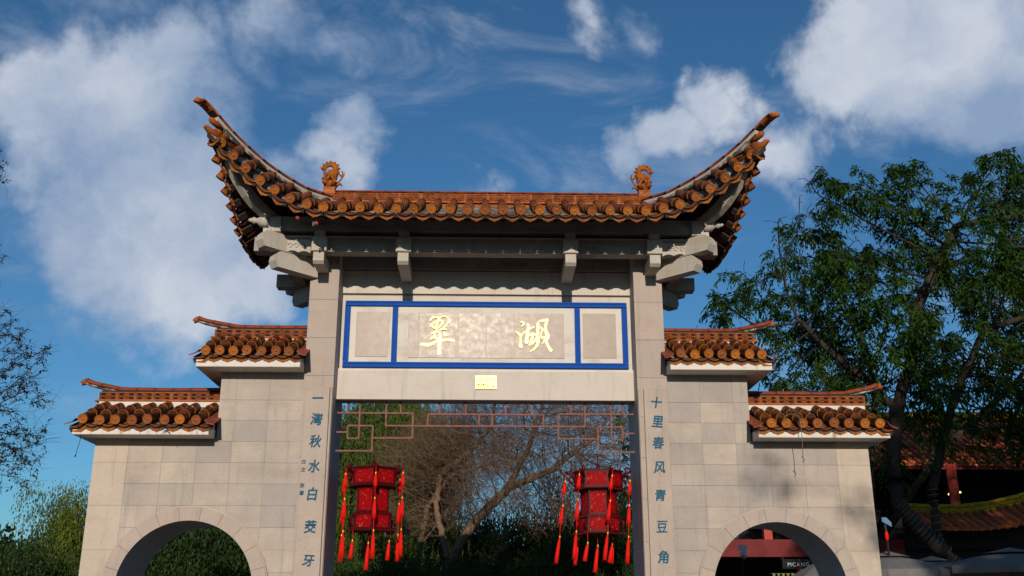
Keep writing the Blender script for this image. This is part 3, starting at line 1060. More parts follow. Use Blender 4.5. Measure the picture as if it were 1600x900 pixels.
gx = MB()   # gate
gx.box((.014, y0, 4.76), (.026, y1, 4.872)); gx.box((.018, y0 + .0006, 4.872), (.130, y1, 4.890))
gx.box((.034, y0 + .0009, 4.745), (.092, y1, 4.862)); gx.box((.092, y0, 4.765), (.112, y1, 4.862)); gx.box((.118, y0 + .0003, 4.745), (.130, y1, 4.872))
sub(gx, 'plate_character', [M['gold']], npl)

# ---------------- couplet plates with blue-green characters
def glyph_mesh(ch, size, bold=.012):
    c = bpy.data.curves.new('glyph', 'FONT')
    c.body = ch; c.size = size; c.offset = bold * size; c.extrude = 0.002; c.shear = 0.12; c.resolution_u = 3
    c.align_x = 'CENTER'; c.align_y = 'CENTER'
    o = bpy.data.objects.new('glyph', c); COL.objects.link(o)
    me = bpy.data.meshes.new_from_object(o.evaluated_get(bpy.context.evaluated_depsgraph_get()))
    bpy.data.objects.remove(o); bpy.data.curves.remove(c)
    if len(me.vertices):
        xs_ = [v.co.x for v in me.vertices]; ys_ = [v.co.y for v in me.vertices]
        cx, cy = (min(xs_) + max(xs_)) / 2, (min(ys_) + max(ys_)) / 2
        for v in me.vertices:
            v.co.x -= cx; v.co.y -= cy
    # a second, slightly shifted and lowered skin thickens the strokes like a full brush
    n = len(me.vertices)
    vs = [tuple(v.co) for v in me.vertices]; fs = [tuple(p.vertices) for p in me.polygons]
    out_ = bpy.data.meshes.new('inscribed_character')
    allv, allf = [], []
    for k, (dx, dy) in enumerate(((0, 0), (.035 * size, -.01 * size), (.018 * size, .025 * size))):
        allv += [(x + dx, y + dy, z - .0006 * k) for x, y, z in vs]; allf += [tuple(i + n * k for i in f) for f in fs]
    out_.from_pydata(allv, [], allf)
    bpy.data.meshes.remove(me)
    return out_


COUP = {-1: ('一灣秋水白茭牙', [4.545, 4.31, 4.015, 3.675, 3.285, 2.875, 2.42, 1.9]), 1: ('十里春风青豆角', [4.49, 4.185, 3.87, 3.52, 3.12, 2.70, 2.29])}
for sx in (-1, 1):
    xa, xb = (-2.515, -2.175) if sx < 0 else (2.215, 2.552)
    pl = gp(MB().bevbox((xa, -.055, .95), (xb, -.0025, 4.66), .006), 'couplet_plate', [M['pillar']], label='tall stone tablet on the %s pillar with a vertical line of blue-green characters' % ('left' if sx < 0 else 'right'))
    bd = MB().box((min(sx * 2.142, sx * 2.160), -.040, .95), (max(sx * 2.142, sx * 2.160), -.0025, 4.66))
    gp(bd, 'plate_bead', [M['pillar']])
    txt, zs = COUP[sx]
    if sx < 0:
        zz = [4.500, 4.205, 3.900, 3.560, 3.185, 2.755, 2.315]
    else:
        zz = [4.465, 4.195, 3.900, 3.560, 3.185, 2.765, 2.370]
    for ch, z in zip(txt, zz):
        me = glyph_mesh(ch, 0.170, .010 if ch != '豆' else 0.0)
        me.materials.append(M['ink'])
        xc = -2.335 if sx < 0 else 2.385
        place(me, 'inscribed_character', pl, mat=Matrix.Translation((xc, -.5 - .0555, z)) @ Matrix.Rotation(R(90), 4, 'X') @ Matrix.Rotation(R(rnd.uniform(-5, 3)), 4, 'Z') @ Matrix.Diagonal((.95, rnd.uniform(.95, 1.1), 1, 1)))
    if sx < 0:
        for ch, z in zip('白文张書', (3.62, 3.51, 3.30, 3.20)):
            me = glyph_mesh(ch, 0.065); me.materials.append(M['ink'])
            place(me, 'inscribed_character', pl, mat=Matrix.Translation((-2.475, -.5 - .0555, z)) @ Matrix.Rotation(R(90), 4, 'X'))

# ---------------- iron fretwork under the lintel
fret = gp(MB().box((-2.139, .46, 4.5645), (2.139, .48, 4.5648)), 'fretwork', [M['fret']], label='geometric pink-brown iron fretwork hanging under the lintel')
HB = [(-2.139, -1.045, 4.395), (-1.60, -1.045, 4.037), (-1.43, 1.43, 4.212), (-2.139, -1.61, 3.852), (-1.97, -1.62, 4.2125), (-1.97, -1.80, 4.030), (-2.139, -1.97, 4.120)]
VB = [(-1.98, 4.395, 4.564), (-1.808, 4.03, 4.564), (-1.43, 4.212, 4.564), (-1.225, 4.395, 4.564), (-.664, 4.385, 4.564), (-.29, 4.385, 4.564), (-1.045, 4.037, 4.395), (-1.612, 3.852, 4.2125), (-1.97, 4.03, 4.2125), (-.832, 4.212, 4.385), (-.096, 4.212, 4.385)]
tk = .0115
for sx in (-1, 1):
    for i, (x0, x1, z) in enumerate(HB):
        if i == 2 and sx > 0:
            continue
        if i == 2:
            b = MB().box((x0, .455, z - tk), (x1, .485, z + tk))
        else:
            xa, xb = sorted((-sx * x0, -sx * x1))
            b = MB().box((xa, .457 + .0012 * i, z - tk), (xb, .483 - .0012 * i, z + tk))
        sub(b, 'fret_bar', [M['fret']], fret)
    for i, (x, z0, z1) in enumerate(VB):
        x = -sx * x
        b = MB().box((x - tk, .4555 + .0013 * (i % 5), z0 + .001), (x + tk, .4845 - .0013 * (i % 5), z1 - .0005))
        sub(b, 'fret_bar', [M['fret']], fret)
sub(MB().box((-.832, .4575, 4.382 - tk), (.832, .4825, 4.382 + tk)), 'fret_bar', [M['fret']], fret)

# ---------------- brackets and beams under the great roof
brk = gp(MB().box((-3.30, -.42, 6.535), (3.30, -.22, 6.74)), 'eave_beam', [M['eave_shade']], label='concrete beams and bracket arms under the great roof')
bb = lambda a, b_, nm='bracket_block', mt='concrete': sub(MB().bevbox(a, b_, .008), nm, [M[mt]], brk)
sub(MB().box((-3.30, 1.22, 6.535), (3.30, 1.42, 6.74)), 'rear_eave_beam', [M['concrete']], brk)
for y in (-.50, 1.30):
    sub(MB().box((-3.10, y, 6.83), (3.10, y + .20, 7.03)), 'purlin', [M['eave_shade']], brk)
for sx in (-1, 1):
    sub(MB().box((min(sx * 2.82, sx * 3.0), -.215, 6.54), (max(sx * 2.82, sx * 3.0), 1.215, 6.735)), 'side_beam', [M['concrete']], brk)
    sub(MB().box((min(sx * 2.92, sx * 3.09), -.295, 6.835), (max(sx * 2.92, sx * 3.09), 1.295, 7.028)), 'side_purlin', [M['concrete']], brk)
# projecting arms with chamfered noses and blocks on them
for xc, yw in ((-2.37, 0.0), (2.385, 0.0), (-1.185, .43), (1.185, .43)):
    arm = MB()
    prof = [(-.50, 6.375), (-.455, 6.335), (yw, 6.35), (yw, 6.50), (-.50, 6.50)]
    v = [(xc - .076, y, z) for y, z in prof] + [(xc + .076, y, z) for y, z in prof]
    arm.add(v, [(0, 4, 3, 2, 1), (5, 6, 7, 8, 9)] + [(i, (i + 1) % 5, 5 + (i + 1) % 5, 5 + i) for i in range(5)])
    sub(arm, 'bracket_arm', [M['concrete']], brk)
    bb((xc - .108, -.515, 6.515), (xc + .108, -.4215, 6.735))
    bb((xc - .075, -.50, 6.7355), (xc + .075, -.30, 6.829))
# ledge above beam
sub(MB().box((-3.2, -.445, 6.741), (3.2, -.20, 6.762)), 'beam_ledge', [M['concrete']], brk)
# scalloped carved boards between pillar block and corner
for sx in (-1, 1):
    poly = []
    xs_ = [2.50 + .5 * k / 20 for k in range(21)]
    for k, x in enumerate(xs_):
        poly.append((x, 6.50 + .028 * abs(math.sin(k / 20 * math.pi * 3)) + .03 * k / 20))
    poly += [(3.0, 6.70), (2.50, 6.70)]
    b = MB().prism([(sx * x, z) for x, z in (poly if sx > 0 else poly[::-1])], -.440, -.4203)
    sub(b, 'carved_board', [M['concrete']], brk)
    b = MB()
    for k in range(5):
        cx = 2.62 + .085 * k
        b.tube([(sx * (cx + .028 * math.cos(a)), -.447, 6.62 + .03 * math.sin(a)) for a in [j * math.pi / 5 for j in range(9)]], .009, 5)
    sub(b, 'carved_scrolls', [M['concrete']], brk)
# wave carving on long beam
b = MB()
for k in range(34):
    x = -.85 + .05 * k
    b.tube([(x, -.425, 6.552), (x + .02, -.432, 6.572 + .012 * math.sin(k * 1.3)), (x + .05, -.425, 6.552)], .010, 5)
sub(b, 'carved_scrolls', [M['concrete']], brk)


def diag_arm(p0, d, L, h0, h1, w, nose):
    """arm along horizontal direction d from p0; local profile with a rounded nose"""
    d = Vector((d[0], d[1], 0)).normalized()
    n_ = Vector((-d.y, d.x, 0))
    prof = [(0, h0), (L - nose * .4, h0), (L, h0 + (h1 - h0) * .38), (L - nose * .12, h0 + (h1 - h0) * .72), (L - nose * .55, h1 - .01), (L - nose, h1), (0, h1)]
    b = MB()
    m = len(prof)
    P0 = Vector(p0)
    v = [P0 + d * s_ + n_ * (w / 2) + Vector((0, 0, z)) for s_, z in prof] + [P0 + d * s_ - n_ * (w / 2) + Vector((0, 0, z)) for s_, z in prof]
    b.add(v, [tuple(range(m)), tuple(range(2 * m - 1, m - 1, -1))] + [(i, m + i, m + (i + 1) % m, (i + 1) % m) for i in range(m)])
    return b


for sx in (-1, 1):
    for fy, y0_ in ((-1, .03), (1, .97)):
        s2 = math.sqrt(.5)
        sub(diag_arm((sx * 2.50, y0_, 0), (sx, fy), .73, 6.27, 6.515, .17, .12), 'corner_bracket_arm', [M['concrete']], brk)
        sub(diag_arm((sx * 2.50, y0_ + fy * .02, 0), (sx, fy), .96, 6.516, 6.76, .17, .12), 'corner_bracket_arm', [M['concrete']], brk)
        # block and carved pot finial at the crossing
        yc = y0_ + fy * .50
        ya, yb = (-.535, -.34) if fy < 0 else (1.34, 1.535)
        bb((min(sx * 2.92, sx * 3.095), ya, 6.79), (max(sx * 2.92, sx * 3.095), yb, 7.02))
        yf = -.49 if fy < 0 else 1.49
        fin = MB()
        prof = [(3.095, .085), (3.15, .10), (3.22, .088), (3.262, .045), (3.285, .040), (3.30, .055), (3.325, .052), (3.345, .030), (3.362, .034), (3.385, .020), (3.40, .004)]
        fin.tube([(sx * x, yf, 6.955 + .02 * max(0, (x - 3.2) / .2)) for x, r_ in prof], [r_ for x, r_ in prof], 10)
        sub(fin, 'carved_beam_end', [M['concrete']], brk)
        sub(MB().box((min(sx * 3.05, sx * 3.16), yf - .07, 6.765), (max(sx * 3.05, sx * 3.16), yf + .07, 6.83)), 'bracket_block', [M['concrete']], brk)

# ================================================================== GREAT ROOF
XC, YC = 3.82, 2.0        # corner half sizes measured from the roof's centre (x=0, y=.5)
FXs = [0, 2.2, 2.5, 2.74, 2.93, 3.11, 3.28, 3.42, 3.56, 3.70, 3.84]
FZs = [6.86, 6.87, 6.925, 7.02, 7.13, 7.235, 7.37, 7.49, 7.62, 7.76, 7.90]
SSs = [0, .12, .30, .48, .72, .95, 1.19, 1.42, 1.66, 2.0]
SZs = [7.90, 7.74, 7.55, 7.40, 7.24, 7.10, 6.97, 6.88, 6.84, 6.83]
HX = [2.40, 2.75, 3.0, 3.2, 3.45, 3.62, 3.75, 3.86]
HZ = [7.79, 7.715, 7.75, 7.80, 7.92, 8.03, 8.14, 8.23]        # top of the hip ridge
BZ = [7.62, 7.555, 7.59, 7.64, 7.75, 7.82, 7.86, 7.87]       # roof surface on the hip


def asym(x):
    t = min(max((abs(x) - 2.4) / 1.4, 0), 1)
    return (0.055 if x < 0 else -0.05) * t * t


def fy_(x):
    return 1.734 + .27 * max(0.0, (abs(x) - 2.6) / 1.2) ** 2      # |y-.5| of the long eave


def fz_(x):
    return interp(abs(x), FXs, FZs) + asym(x)


def sx_(s_):
    return 3.63 + .17 * (max(0.0, 1 - s_ / 1.7)) ** 1.6            # |x| of the short eave, s_ = distance from corner


def sz_(s_, sgn):
    return interp(s_, SSs, SZs) + asym(sgn * 3.8) * max(0, 1 - s_ / 1.5)


def hip_y(x):
    return (abs(x) - 2.4) / 1.42 * YC      # |y-.5| of the hip at |x|


def hip_z(x, tab=BZ):
    return interp(abs(x), HX, tab) + asym(x)


def slope_pt(A, B, t, sag):
    p = A.lerp(B, t)
    p.z -= sag * math.sin(math.pi * t)
    return p


def front_ends(x, fs):
    A = Vector((x, .5 + fs * fy_(x), fz_(x)))
    if abs(x) <= 2.4:
        B = Vector((x, .5 + fs * .06, 7.67))
    else:
        B = Vector((x, .5 + fs * max(hip_y(x), .06), hip_z(x) + .06))
    return A, B


def side_ends(v, sgn):
    """v = y-.5 in -2..2"""
    s_ = YC - abs(v)
    A = Vector((sgn * sx_(s_), .5 + v, sz_(s_, sgn)))
    xh = 2.4 + 1.42 * abs(v) / YC
    B = Vector((sgn * min(xh, sx_(s_) - .01), .5 + v, hip_z(sgn * xh) + .06))
    return A, B


# deck (top and underside) of the four slopes
def deck_surface(fn, us, nt_=6):
    top, bot = [], []
    for u in us:
        A, B = fn(u)
        ln = (B - A).length
        A2 = A + (B - A).normalized() * min(.20, ln * .45)
        for k in range(nt_ + 1):
            p = slope_pt(A2, B, k / nt_, .04 * min(1, ln / 1.5))
            top.append(p + Vector((0, 0, -.085 + .03 * min(1, k)))); bot.append(p + Vector((0, 0, -.165)))
    m = nt_ + 1
    b = MB()
    nu = len(us)
    f1 = [(i * m + k, i * m + k + 1, (i + 1) * m + k + 1, (i + 1) * m + k) for i in range(nu - 1) for k in range(nt_)]
    b.add(top, f1, 0, True)
    b.add(bot, [tuple(reversed(f)) for f in f1], 1, True)
    o = len(top)
    edge = [(i * m, (i + 1) * m, (i + 1) * m + o, i * m + o) for i in range(nu - 1)]
    for f in edge:
        b.f.append(f); b.mi.append(2); b.sm.append(False)
    return b


usf = [-3.80 + 7.6 * k / 76 for k in range(77)]
uss = [-1.98 + 3.96 * k / 44 for k in range(45)]
dk = deck_surface(lambda x: front_ends(x, -1), usf)
roof = gp(dk, 'great_roof', [M['mortar'], M['soffit'], M['darkgap']], label='great hipped roof with steeply upturned corners')
sub(deck_surface(lambda x: front_ends(x, 1), usf), 'rear_roof_deck', [M['mortar'], M['soffit'], M['darkgap']], roof)
for sgn in (-1, 1):
    sub(deck_surface(lambda v: side_ends(v, sgn), uss), 'side_roof_deck', [M['mortar'], M['soffit'], M['darkgap']], roof)
# ceiling closing the roof box over the beams
sub(MB().box((-2.9, -.3, 7.03), (2.9, 1.3, 7.05)), 'ceiling_board', [M['soffit']], roof)


def eave_row(A, B, idx, full=True):
    L = (B - A).length
    d = (B - A).normalized()
    off = Vector((0, -.5, 0))
    if L < .10:
        return
    if L < .36:
        place(END[idx % 3], 'cover_tile', roof, mat=frame_y(A + off, d) @ Matrix.Diagonal((1, L / .34, 1, 1)))
        return
    place(END[idx % 3], 'cover_tile', roof, mat=frame_y(A + off + Vector((rnd.uniform(-.008, .008), rnd.uniform(-.014, .014), rnd.uniform(-.006, .006))), d + Vector((0, 0, rnd.uniform(-.015, .015)))))
    q = A + d * .25 + Vector((0, 0, .006))
    L2 = min(.34, L - .25)
    place(NEXT, 'cover_tile', roof, mat=frame_y(q + off, d) @ Matrix.Diagonal((1, L2 / .34, 1, 1)))
    if L > .62:
        b = MB().tube([slope_pt(A, B, t, .04) + Vector((0, 0, .0)) for t in np.linspace(.55 / L, 1, 5)], TR - .004, 8)
        sub(b, 'upper_tile_row', [M['tile']], roof)


def eave_line(pts_fn, lo, hi, pitch):
    """parameters spaced evenly along an eave curve"""
    us = np.linspace(lo, hi, 400)
    P = [pts_fn(u) for u in us]
    Ls = [0]
    for i in range(1, len(P)):
        Ls.append(Ls[-1] + (P[i] - P[i - 1]).length)
    n = round(Ls[-1] / pitch)
    return [float(np.interp(Ls[-1] * (k + .5) / n, Ls, us)) for k in range(n)], [float(np.interp(Ls[-1] * k / n, Ls, us)) for k in range(1, n)]


cu, du = eave_line(lambda x: front_ends(x, -1)[0], -3.70, 3.70, .243)
for i, u in enumerate(cu):
    A, B = front_ends(u, -1)
    eave_row(A, B, i)
for i, u in enumerate(du):
    A, B = front_ends(u, -1)
    e = .03
    A0 = front_ends(u - e, -1)[0]; A1 = front_ends(u + e, -1)[0]
    tx = (A1 - A0).normalized()
    ys = (B - A).normalized()
    zz = tx.cross(ys).normalized()
    ys = zz.cross(tx)
    m = Matrix((tx, ys, zz)).transposed().to_4x4()
    m.translation = A + Vector((0, -.5 - .01, 0))
    place(DRIP, 'drip_tile', roof, mat=m)
for sgn in (-1, 1):
    cv, dv = eave_line(lambda v: side_ends(v, sgn)[0], -1.90, 1.90, .243)
    for i, v in enumerate(cv):
        A, B = side_ends(v, sgn)
        eave_row(A, B, i)
    for v in dv:
        A, B = side_ends(v, sgn)
        e = .03
        tx = (side_ends(v + e, sgn)[0] - side_ends(v - e, sgn)[0]).normalized() * (-1 if sgn > 0 else 1) * -1
        ys = (B - A).normalized()
        zz = tx.cross(ys)
        if zz.z < 0:
            tx = -tx; zz = tx.cross(ys)
        zz.normalize(); ys = zz.cross(tx)
        m = Matrix((tx, ys, zz)).transposed().to_4x4()
        m.translation = A + Vector((-sgn * .02, -.5, 0))
        place(DRIP, 'drip_tile', roof, mat=m)
rear = MB()
cu2, du2 = eave_line(lambda x: front_ends(x, 1)[0], -3.70, 3.70, .243)
for u in cu2:
    A, B = front_ends(u, 1)
    if (B - A).length > .1:
        rear.tube([A, B], TR, 8)
for u in du2:
    A, B = front_ends(u, 1)
    rear.box((A.x - .08, A.y - .01, A.z - .15), (A.x + .08, A.y, A.z - .07))
sub(rear, 'rear_tile_rows', [M['tile']], roof, kind='stuff')
# rafters under the overhang
for u in cu:
    A, B = front_ends(u, -1)
    L = (B - A).length; d = (B - A).normalized()
    Lr = min(L, 1.0)
    if Lr < .4:
        continue
    b = MB()
    p0 = A + d * .30 + Vector((0, 0, -.165)); p1 = A + d * Lr + Vector((0, 0, -.165 - .03))
    b.tube([p0, p1], .035, 6)
    sub(b, 'rafter', [M['rafter']], roof)
for sgn in (-1, 1):
    for v in cv:
        A, B = side_ends(v, sgn)
        L = (B - A).length; d = (B - A).normalized()
        Lr = min(L, .95)
        if Lr < .3:
            continue
        b = MB()
        mm = frame_y(A + d * .20 + Vector((0, 0, -.165)), d)
        b.box((-.042, 0, -.028), (.042, Lr - .2, .03))
        b.xf(mm)
        sub(b, 'rafter', [M['rafter']], roof)
# red and green painted rafter tips that show near the left corner
sub(MB().tube([(-2.585, -1.10, 6.775), (-2.585, -1.0, 6.80)], .024, 8), 'rafter_end', [M['red_dot']], roof)
sub(MB().tube([(-2.325, -1.10, 6.70), (-2.325, -1.0, 6.72)], .024, 8), 'rafter_end', [M['red_dot']], roof)
sub(MB().box((-2.375, -1.10, 6.66), (-2.352, -1.07, 6.715)), 'rafter_end', [M['green_dot']], roof)

# corner beams: pale curved beams that run out under the hips
for sx in (-1, 1):
    for fs in (-1, 1):
        st = [(2.95, 6.96, 7.06), (3.10, 6.965, 7.09), (3.18, 6.98, 7.14), (3.28, 7.04, 7.22), (3.38, 7.14, 7.35), (3.48, 7.28, 7.50), (3.56, 7.42, 7.60), (3.64, 7.56, 7.68), (3.71, 7.70, 7.74)]
        b = MB()
        vs = []
        hd = Vector((1.42, 2.0, 0)).normalized()
        nn = Vector((-hd.y, hd.x, 0)) * .055
        for x, z0, z1 in st:
            y = hip_y(x)
            az_ = asym(sx * x)
            for (o_, z) in ((1, z0), (-1, z0), (-1, z1), (1, z1)):
                px, py = x + nn.x * o_, y + nn.y * o_
                vs.append((sx * px, .5 + fs * py, z + az_))
        m = len(st)
        b.add(vs, [(4 * i + a_, 4 * i + (a_ + 1) % 4, 4 * i + 4 + (a_ + 1) % 4, 4 * i + 4 + a_) for i in range(m - 1) for a_ in range(4)] + [(0, 1, 2, 3), (4 * m - 1, 4 * m - 2, 4 * m - 3, 4 * m - 4)])
        sub(b, 'corner_beam', [M['concrete']], roof)

# hip ridges
for sx in (-1, 1):
    for fs in (-1, 1):
        def hp(x, z):
            return Vector((sx * x, .5 + fs * hip_y(x), z + asym(sx * x)))
        hd = Vector((sx * 1.42, fs * 2.0, 0)).normalized()
        nn = Vector((-hd.y, hd.x, 0))
        xsh = [2.40 + 1.46 * k / 16 for k in range(17)]
        def wallstrip(x0, x1, lo, hi, w):
            b = MB()
            xx = [x0 + (x1 - x0) * k / 14 for k in range(15)]
            vs = []
            for x in xx:
                top = interp(x, HX, HZ); base = interp(x, HX, BZ)
                z0 = top - hi if hi is not None else base
                z1 = top - lo
                for s_, z in ((1, z0), (-1, z0), (-1, z1), (1, z1)):
                    vs.append(hp(x, z) + nn * (w / 2 * s_))
            m = len(xx)
            b.add(vs, [(4 * i + a_, 4 * i + (a_ + 1) % 4, 4 * i + 4 + (a_ + 1) % 4, 4 * i + 4 + a_) for i in range(m - 1) for a_ in range(4)] + [(0, 1, 2, 3), (4 * m - 1, 4 * m - 2, 4 * m - 3, 4 * m - 4)])
            return b
        sub(wallstrip(2.42, 3.66, .125, None, .17), 'hip_ridge_base', [M['mortar']], roof)
        sub(wallstrip(2.42, 3.74, .06, .124, .12), 'hip_ridge_neck', [M['concrete']], roof)
        sub(wallstrip(2.42, 3.80, .050, .064, .13), 'hip_ridge_fillet', [M['darkgap']], roof)
        path = [hp(x, interp(x, HX, HZ) - .055) for x in xsh] + [hp(3.90, HZ[-1] - .045)]
        Ls = [0]
        for i in range(1, len(path)):
            Ls.append(Ls[-1] + (path[i] - path[i - 1]).length)
        ncap = 9
        for k in range(ncap):
            a0 = Ls[-1] * k / ncap + .0015; a1 = Ls[-1] * (k + 1) / ncap - .0015
            seg = [Vector([float(np.interp(a0 + (a1 - a0) * j / 3, Ls, [q[c] for q in path])) for c in range(3)]) for j in range(4)]
            sub(half_cap(seg, .080, .72), 'ridge_cap_tile', [M['capo'] if k == ncap - 1 else M['cap']], roof)
        # curled tip and stepped tile ends below it
        e = path[-1]
        sub(MB().tube([e - hd * .02, e + hd * .05 + Vector((0, 0, .0)), e + hd * .075 + Vector((0, 0, -.03)), e + hd * .06 + Vector((0, 0, -.045))], [.045, .045, .035, .018], 8), 'hip_tip', [M['capo']], roof)
        for (x, dz, mt) in ((3.765, -.155, 'capo'), (3.725, -.265, 'cap')):
            q = hp(x, interp(x, HX, HZ) + dz)
            sub(MB().tube([q - hd * .16 + Vector((0, 0, -.055)), q, q + hd * .035 + Vector((0, 0, .018)), q + hd * .045 + Vector((0, 0, .035))], [.038, .044, .034, .014], 8), 'hip_end_tile', [M[mt]], roof)
        # upturned corner drip at the eave corner
        q = Vector((sx * 3.78, .5 + fs * 1.965, 7.83 + asym(sx * 3.8)))
        sub(MB().tube([q - hd * .22 + Vector((0, 0, -.06)), q, q + hd * .055 + Vector((0, 0, .028)), q + hd * .085 + Vector((0, 0, .022)), q + hd * .095 + Vector((0, 0, .0))], [.045, .046, .036, .024, .010], 8), 'corner_tile', [M['capo']], roof)
        place(DRIP, 'drip_tile', roof, mat=Matrix.Translation((sx * 3.735, fs * 1.93, 7.78 + asym(sx * 3.8))) @ Matrix.Rotation(math.atan2(hd.y, hd.x) + math.pi / 2, 4, 'Z'))

# main ridge
rx = 2.36
zb = 7.60
sub(MB().box((-rx, .36, zb - .03), (rx, .64, zb + .005)), 'ridge_flange', [M['ridge']], roof)
sub(MB().box((-rx, .42, zb + .005), (rx, .58, zb + .04)), 'ridge_neck', [M['darkgap']], roof)
sub(MB().box((-rx, .375, zb + .04), (rx, .625, zb + .058)), 'ridge_flange', [M['ridge']], roof)
npan = 14
pw = 2 * rx / npan
for k in range(npan):
    place(PANEL_M, 'ridge_panel', roof, mat=Matrix.Translation((-rx + pw * (k + .5), 0, zb + .059)) @ Matrix.Diagonal((pw / .333 * .99, 1, 1, 1)))
sub(MB().box((-rx, .44, zb + .194), (rx, .56, zb + .222)), 'ridge_neck', [M['darkgap']], roof)
for k in range(18):
    x0 = -rx + 2 * rx * k / 18; x1 = -rx + 2 * rx * (k + 1) / 18
    sub(half_cap([(x0 + .002, .5, zb + .222), (x1 - .002, .5, zb + .222)], .10, .38), 'ridge_cap_tile', [M['cap']], roof)

# ridge-end dragons
def dragon_mesh():
    b = MB()
    n = 24
    # socket block
    b.box((-.088, -.10, -.02), (.088, .10, .11)); b.box((-.098, -.11, .0), (.098, .11, .03)); b.box((-.094, -.108, .085), (.094, .108, .105))
    # scaly body
    b.tube([(.0, 0, .09), (.005, 0, .15), (-.005, 0, .22), (.0, 0, .30), (.03, 0, .36), (.06, 0, .40), (.065, 0, .45)], [.082, .105, .112, .102, .085, .062, .045], 10)
    b.tube([(-.05, -.07, .17), (-.09, -.10, .20), (-.10, -.09, .25), (-.07, -.09, .28)], [.03, .035, .03, .012], 7)
    b.tube([(.04, -.08, .14), (.07, -.11, .20), (.05, -.10, .27), (.02, -.10, .31)], [.03, .03, .028, .01], 7)
    for k in range(5):
        for s_ in (-1, 1):
            b.tube([(s_ * .05, -.075, .18 + .035 * k), (s_ * .085, -.085, .195 + .035 * k), (s_ * .11, -.03, .22 + .035 * k)], [.022, .017, .004], 6)
    b.tube([(-.02, -.09, .20), (-.03, -.115, .25), (.0, -.10, .30)], [.02, .028, .015], 6)
    # side fin
    b.tube([(-.08, 0, .22), (-.125, 0, .235), (-.14, 0, .255)], [.03, .018, .003], 6)
    # curled tail: open ring with spikes
    cx, cz, r = -.015, .435, .088
    ring = [(cx + r * math.cos(a), 0, cz + r * math.sin(a)) for a in [math.radians(-65 + 13.5 * k) for k in range(24)]]
    b.tube(ring, [.052 - .0013 * k for k in range(24)], 8)
    for k in range(8):
        a = math.radians(-12 + 26 * k)
        p = Vector((cx + (r + .025) * math.cos(a), 0, cz + (r + .025) * math.sin(a)))
        q = Vector((cx + (r + .075) * math.cos(a - .10), 0, cz + (r + .075) * math.sin(a - .10)))
        b.tube([p, p.lerp(q, .6), q], [.032, .020, .003], 6)
    b.tube([(.02, 0, .38), (-.005, 0, .425), (-.03, 0, .44), (-.04, 0, .425)], [.02, .018, .013, .004], 6)
    # whisker scroll towards the ridge
    b.tube([(.08, 0, .17), (.13, 0, .20), (.165, 0, .195), (.18, 0, .165)], [.03, .022, .018, .01], 6)
    b.tube([(.10, 0, .20), (.155, 0, .27), (.185, 0, .34), (.175, 0, .40), (.155, 0, .435)], [.014, .012, .018, .012, .003], 6)
    b.tube([(.185, 0, .33), (.145, 0, .345), (.12, 0, .37), (.10, 0, .36)], [.014, .018, .012, .003], 6)
    b.tube([(.19, 0, .33), (.205, 0, .37), (.195, 0, .41)], [.012, .01, .003], 6)
    return b.mesh('ridge_dragon', [M['dragon']])


DM = dragon_mesh()
for sx in (-1, 1):
    place(DM, 'ridge_dragon', roof, mat=Matrix.Translation((sx * 2.43, 0, 7.78)) @ Matrix.Diagonal((-sx, 1, 1, 1)), label='%s glazed dragon-tail ornament with a spiked ring' % ('left' if sx < 0 else 'right'))

# ================================================================== LANTERNS
def rot2(a):
    return Vector((math.cos(a), math.sin(a), 0))


